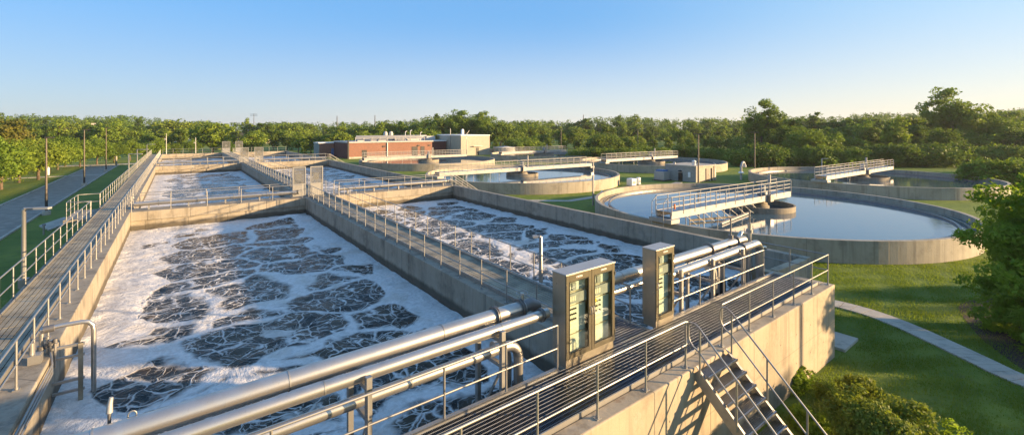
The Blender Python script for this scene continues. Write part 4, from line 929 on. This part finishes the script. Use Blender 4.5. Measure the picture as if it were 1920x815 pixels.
# near tree on the right, near shrubs
def near_plant(x,y,Rr,H,z0,n,per,size,seed,label,cat,name,mat='leafn',crad=.22,shell=.6,tr=.12,flat=.6,lump=.3):
    p=crown_points(seed,Rr,H,z0,n,shell,lump); r=np.random.default_rng(seed); rad=Rr*crad*(.6+.8*r.random(n))
    t=bpy.data.objects.new(name,None); col.objects.link(t); t.location=(x,y,0); t['label']=label; t['category']=cat
    for nm_,me in (('foliage',leaf_mesh('foliage',p,rad,per,size,M[mat],seed,flat,.45)),('trunk' if cat=='tree' else 'stem',trunk_mesh(z0+H*.8,tr if cat=='tree' else .025,0,seed,p))):
        o=bpy.data.objects.new(nm_,me); col.objects.link(o); o.parent=t
    return t
near_plant(*W(18.3,21.9),3.25,6.6,-.2,330,210,.085,101,'large bushy tree filling the right edge beside the path','tree','tree',lump=.45,crad=.17,shell=.55)
near_plant(*W(16.4,19.6),1.5,2.0,-.1,90,150,.07,102,'small leafy bush at the foot of the large right-hand tree','bush','bush')
near_plant(*W(11.2,8.9),1.35,1.75,-.1,170,170,.045,103,'large rounded yellow-green shrub at the foot of the stairs','shrub','shrub',mat='leafs',crad=.2)
near_plant(*W(11.2,10.4),.85,1.1,-.1,80,130,.045,107,'low shrub right of the large one below the stairs','shrub','shrub',mat='leafn',crad=.22)
near_plant(*W(13.2,9.9),.85,1.35,-.1,90,140,.045,104,'smaller shrub behind the large one on the lawn','shrub','shrub',mat='leafs',crad=.22)
near_plant(*W(14.6,9.0),.6,.75,-.1,50,110,.04,105,'low green shrub against the foot of the front wall','shrub','shrub',mat='leafn',crad=.25)
near_plant(*W(12.6,8.0),.55,.7,-.1,50,110,.04,106,'low shrub between the front wall and the large shrub','shrub','shrub',mat='leafn',crad=.25)
# grass blades on the near lawn
def mnp(X,Y): return np.clip(.45+.55*np.sin(X*1.9+np.sin(Y*1.3)*1.7)*np.sin(Y*2.3+X*.6),0,.9)
r=np.random.default_rng(3); n=230000
d=7+22*r.random(n)**.85; la=d*(.36+.85*r.random(n)); X=d*FW[0]+la*RT[0]; Y=d*FW[1]+la*RT[1]
ok=~((Y<X*.0402+8.85)&(Y>X*.0402+5.75)&(X<19.6)) & (np.hypot(X-C1[0],Y-C1[1])>TR+.05) & ~((X<22.5)&(Y>8.4))
P=np.array([tuple(map(float,p)) for p in smooth(pth,2)])
dm=np.full(n,9.0)
for a,b_ in zip(P,P[1:]):
    ab=b_-a; L2=ab@ab
    if L2<1e-9: continue
    tt=np.clip(((X-a[0])*ab[0]+(Y-a[1])*ab[1])/L2,0,1); dm=np.minimum(dm,np.hypot(X-a[0]-tt*ab[0],Y-a[1]-tt*ab[1]))
ok&=dm>.44; ok&=mnp(X,Y)<r.random(n); ok&=~((abs(X-20.55)<.85)&(abs(Y-7.5)<1.05))
X=X[ok];Y=Y[ok];n=len(X); h=.035+.065*r.random(n)**1.5; a=6.28*r.random(n); w=.008+.006*r.random(n); ln=r.normal(size=(n,2))*.02
V=np.zeros((n,3,3)); V[:,0]=np.c_[X-np.cos(a)*w,Y-np.sin(a)*w,np.zeros(n)]; V[:,1]=np.c_[X+np.cos(a)*w,Y+np.sin(a)*w,np.zeros(n)]; V[:,2]=np.c_[X+ln[:,0],Y+ln[:,1],h]
me=bpy.data.meshes.new('lawn_grass'); me.vertices.add(n*3); me.vertices.foreach_set('co',V.ravel()); me.loops.add(n*3); me.loops.foreach_set('vertex_index',np.arange(n*3,dtype=np.int32)); me.polygons.add(n); me.polygons.foreach_set('loop_start',np.arange(0,n*3,3,dtype=np.int32)); me.update(); me.validate(); me.materials.append(M['blade'])
o=bpy.data.objects.new('lawn_grass',me); col.objects.link(o); o['label']='short mown grass blades on the lawn by the front wall'; o['category']='grass'; o['kind']='stuff'
# trees outside the frame to the right that throw their shade over the lawn
for (dd,ll,hh,kk) in ((12.5,34,4.9,'m0'),(21.5,46,5.6,'m1'),(16.8,42,4.6,'m0')):
    plant(kk,*W(dd,ll),hh,'broad garden tree standing out on the lawn to the right of the path','tree','lawn trees right of the path')

q=F(16.35,5.84); q=(q[0]+12*.78,q[1]-12*.626)
t=thing('lamp_post','plain grey lamp post on the lawn right of the path, shading the front wall','lamp post',(q[0],q[1],0)); MB().tube([(q[0],q[1],0),(q[0],q[1],5.6)],.09,10).build('pole',M['galv'],t); MB().box((q[0]+.2,q[1],5.65),(.6,.3,.1)).build('head',M['dark'],t)
t=NT('haze'); pv=t.n('ShaderNodeVolumePrincipled'); pv.inputs['Color'].default_value=(.93,.95,1,1); pv.inputs['Density'].default_value=HZ; pv.inputs['Anisotropy'].default_value=.2; t.l(pv.outputs[0],t.out.inputs['Volume'])
hb=MB().bb(-1700,1760,-1650,1730,-1.5,26).build('haze',t.m); hb['kind']='stuff'; hb['label']='thin evening haze hanging over the plant and the woods'; hb['category']='haze'
# ------------------------------------------------------------------ light, sky, camera
EL=10.0; AZ=math.atan2(.78,-.626)
wd=bpy.data.worlds.new('World'); S.world=wd; wd.use_nodes=True; nt=wd.node_tree; nt.nodes.clear()
ou=nt.nodes.new('ShaderNodeOutputWorld'); bg=nt.nodes.new('ShaderNodeBackground'); sk=nt.nodes.new('ShaderNodeTexSky')
sk.sky_type='NISHITA'; sk.sun_disc=False; sk.sun_elevation=R(EL); sk.sun_rotation=AZ; sk.altitude=100; sk.air_density=1.0; sk.dust_density=.4; sk.ozone_density=4.0
bg.inputs[1].default_value=.15
class WN(NT):
    def __init__(s): s.t=nt
w=WN(); EX=.15*2.83
def K(c): return tuple(q/EX for q in c)
dr=w.n('ShaderNodeTexCoord').outputs['Generated']; wx,wy,wz=w.sep(dr)
hz=w.math('SQRT',w.math('ADD',w.math('MULTIPLY',wx,wx),w.math('MULTIPLY',wy,wy)))
sw=w.math('DIVIDE',w.math('ADD',w.math('MULTIPLY',wx,math.sin(AZ)),w.math('MULTIPLY',wy,math.cos(AZ))),hz)
hc=w.mix(w.ss(sw,-.95,.15),K((.46,.52,.62)),K((.80,.79,.76))); hc=w.mix(w.ss(sw,.1,.95),hc,K((1.02,.82,.60)))
tc=w.mix(w.ss(sw,0,.95),K((.19,.46,.85)),K((.50,.72,.88)))
zc=K((.19,.40,.80))
c=w.mix(w.ss(wz,-.03,.25),hc,tc); c=w.mix(w.ss(wz,.27,1.0),c,zc)
c=w.mix(.85,sk.outputs[0],c); nt.links.new(c,bg.inputs[0]); nt.links.new(bg.outputs[0],ou.inputs[0])
sl=bpy.data.lights.new('sun','SUN'); sl.energy=5.0; sl.angle=R(.9); sl.color=(1,.70,.38); so=bpy.data.objects.new('sun',sl); col.objects.link(so)
sd=Vector((math.sin(AZ)*math.cos(R(EL)),math.cos(AZ)*math.cos(R(EL)),math.sin(R(EL)))); so.rotation_euler=sd.to_track_quat('Z','Y').to_euler(); so.location=(60,-40,40)
cd=bpy.data.cameras.new('camera'); co=bpy.data.objects.new('camera',cd); col.objects.link(co); S.camera=co
cd.sensor_width=36; cd.lens=866/1920*36; cd.shift_y=-166.5/1920; cd.clip_end=5000; cd.clip_start=.1
co.location=(0,0,CAMZ); co.rotation_euler=(R(90),0,R(-36))
S.view_settings.view_transform='Standard'; S.view_settings.look='None'; S.view_settings.exposure=1.5; S.view_settings.gamma=1
for o in bpy.data.objects:
    if '_o' in o: del o['_o']
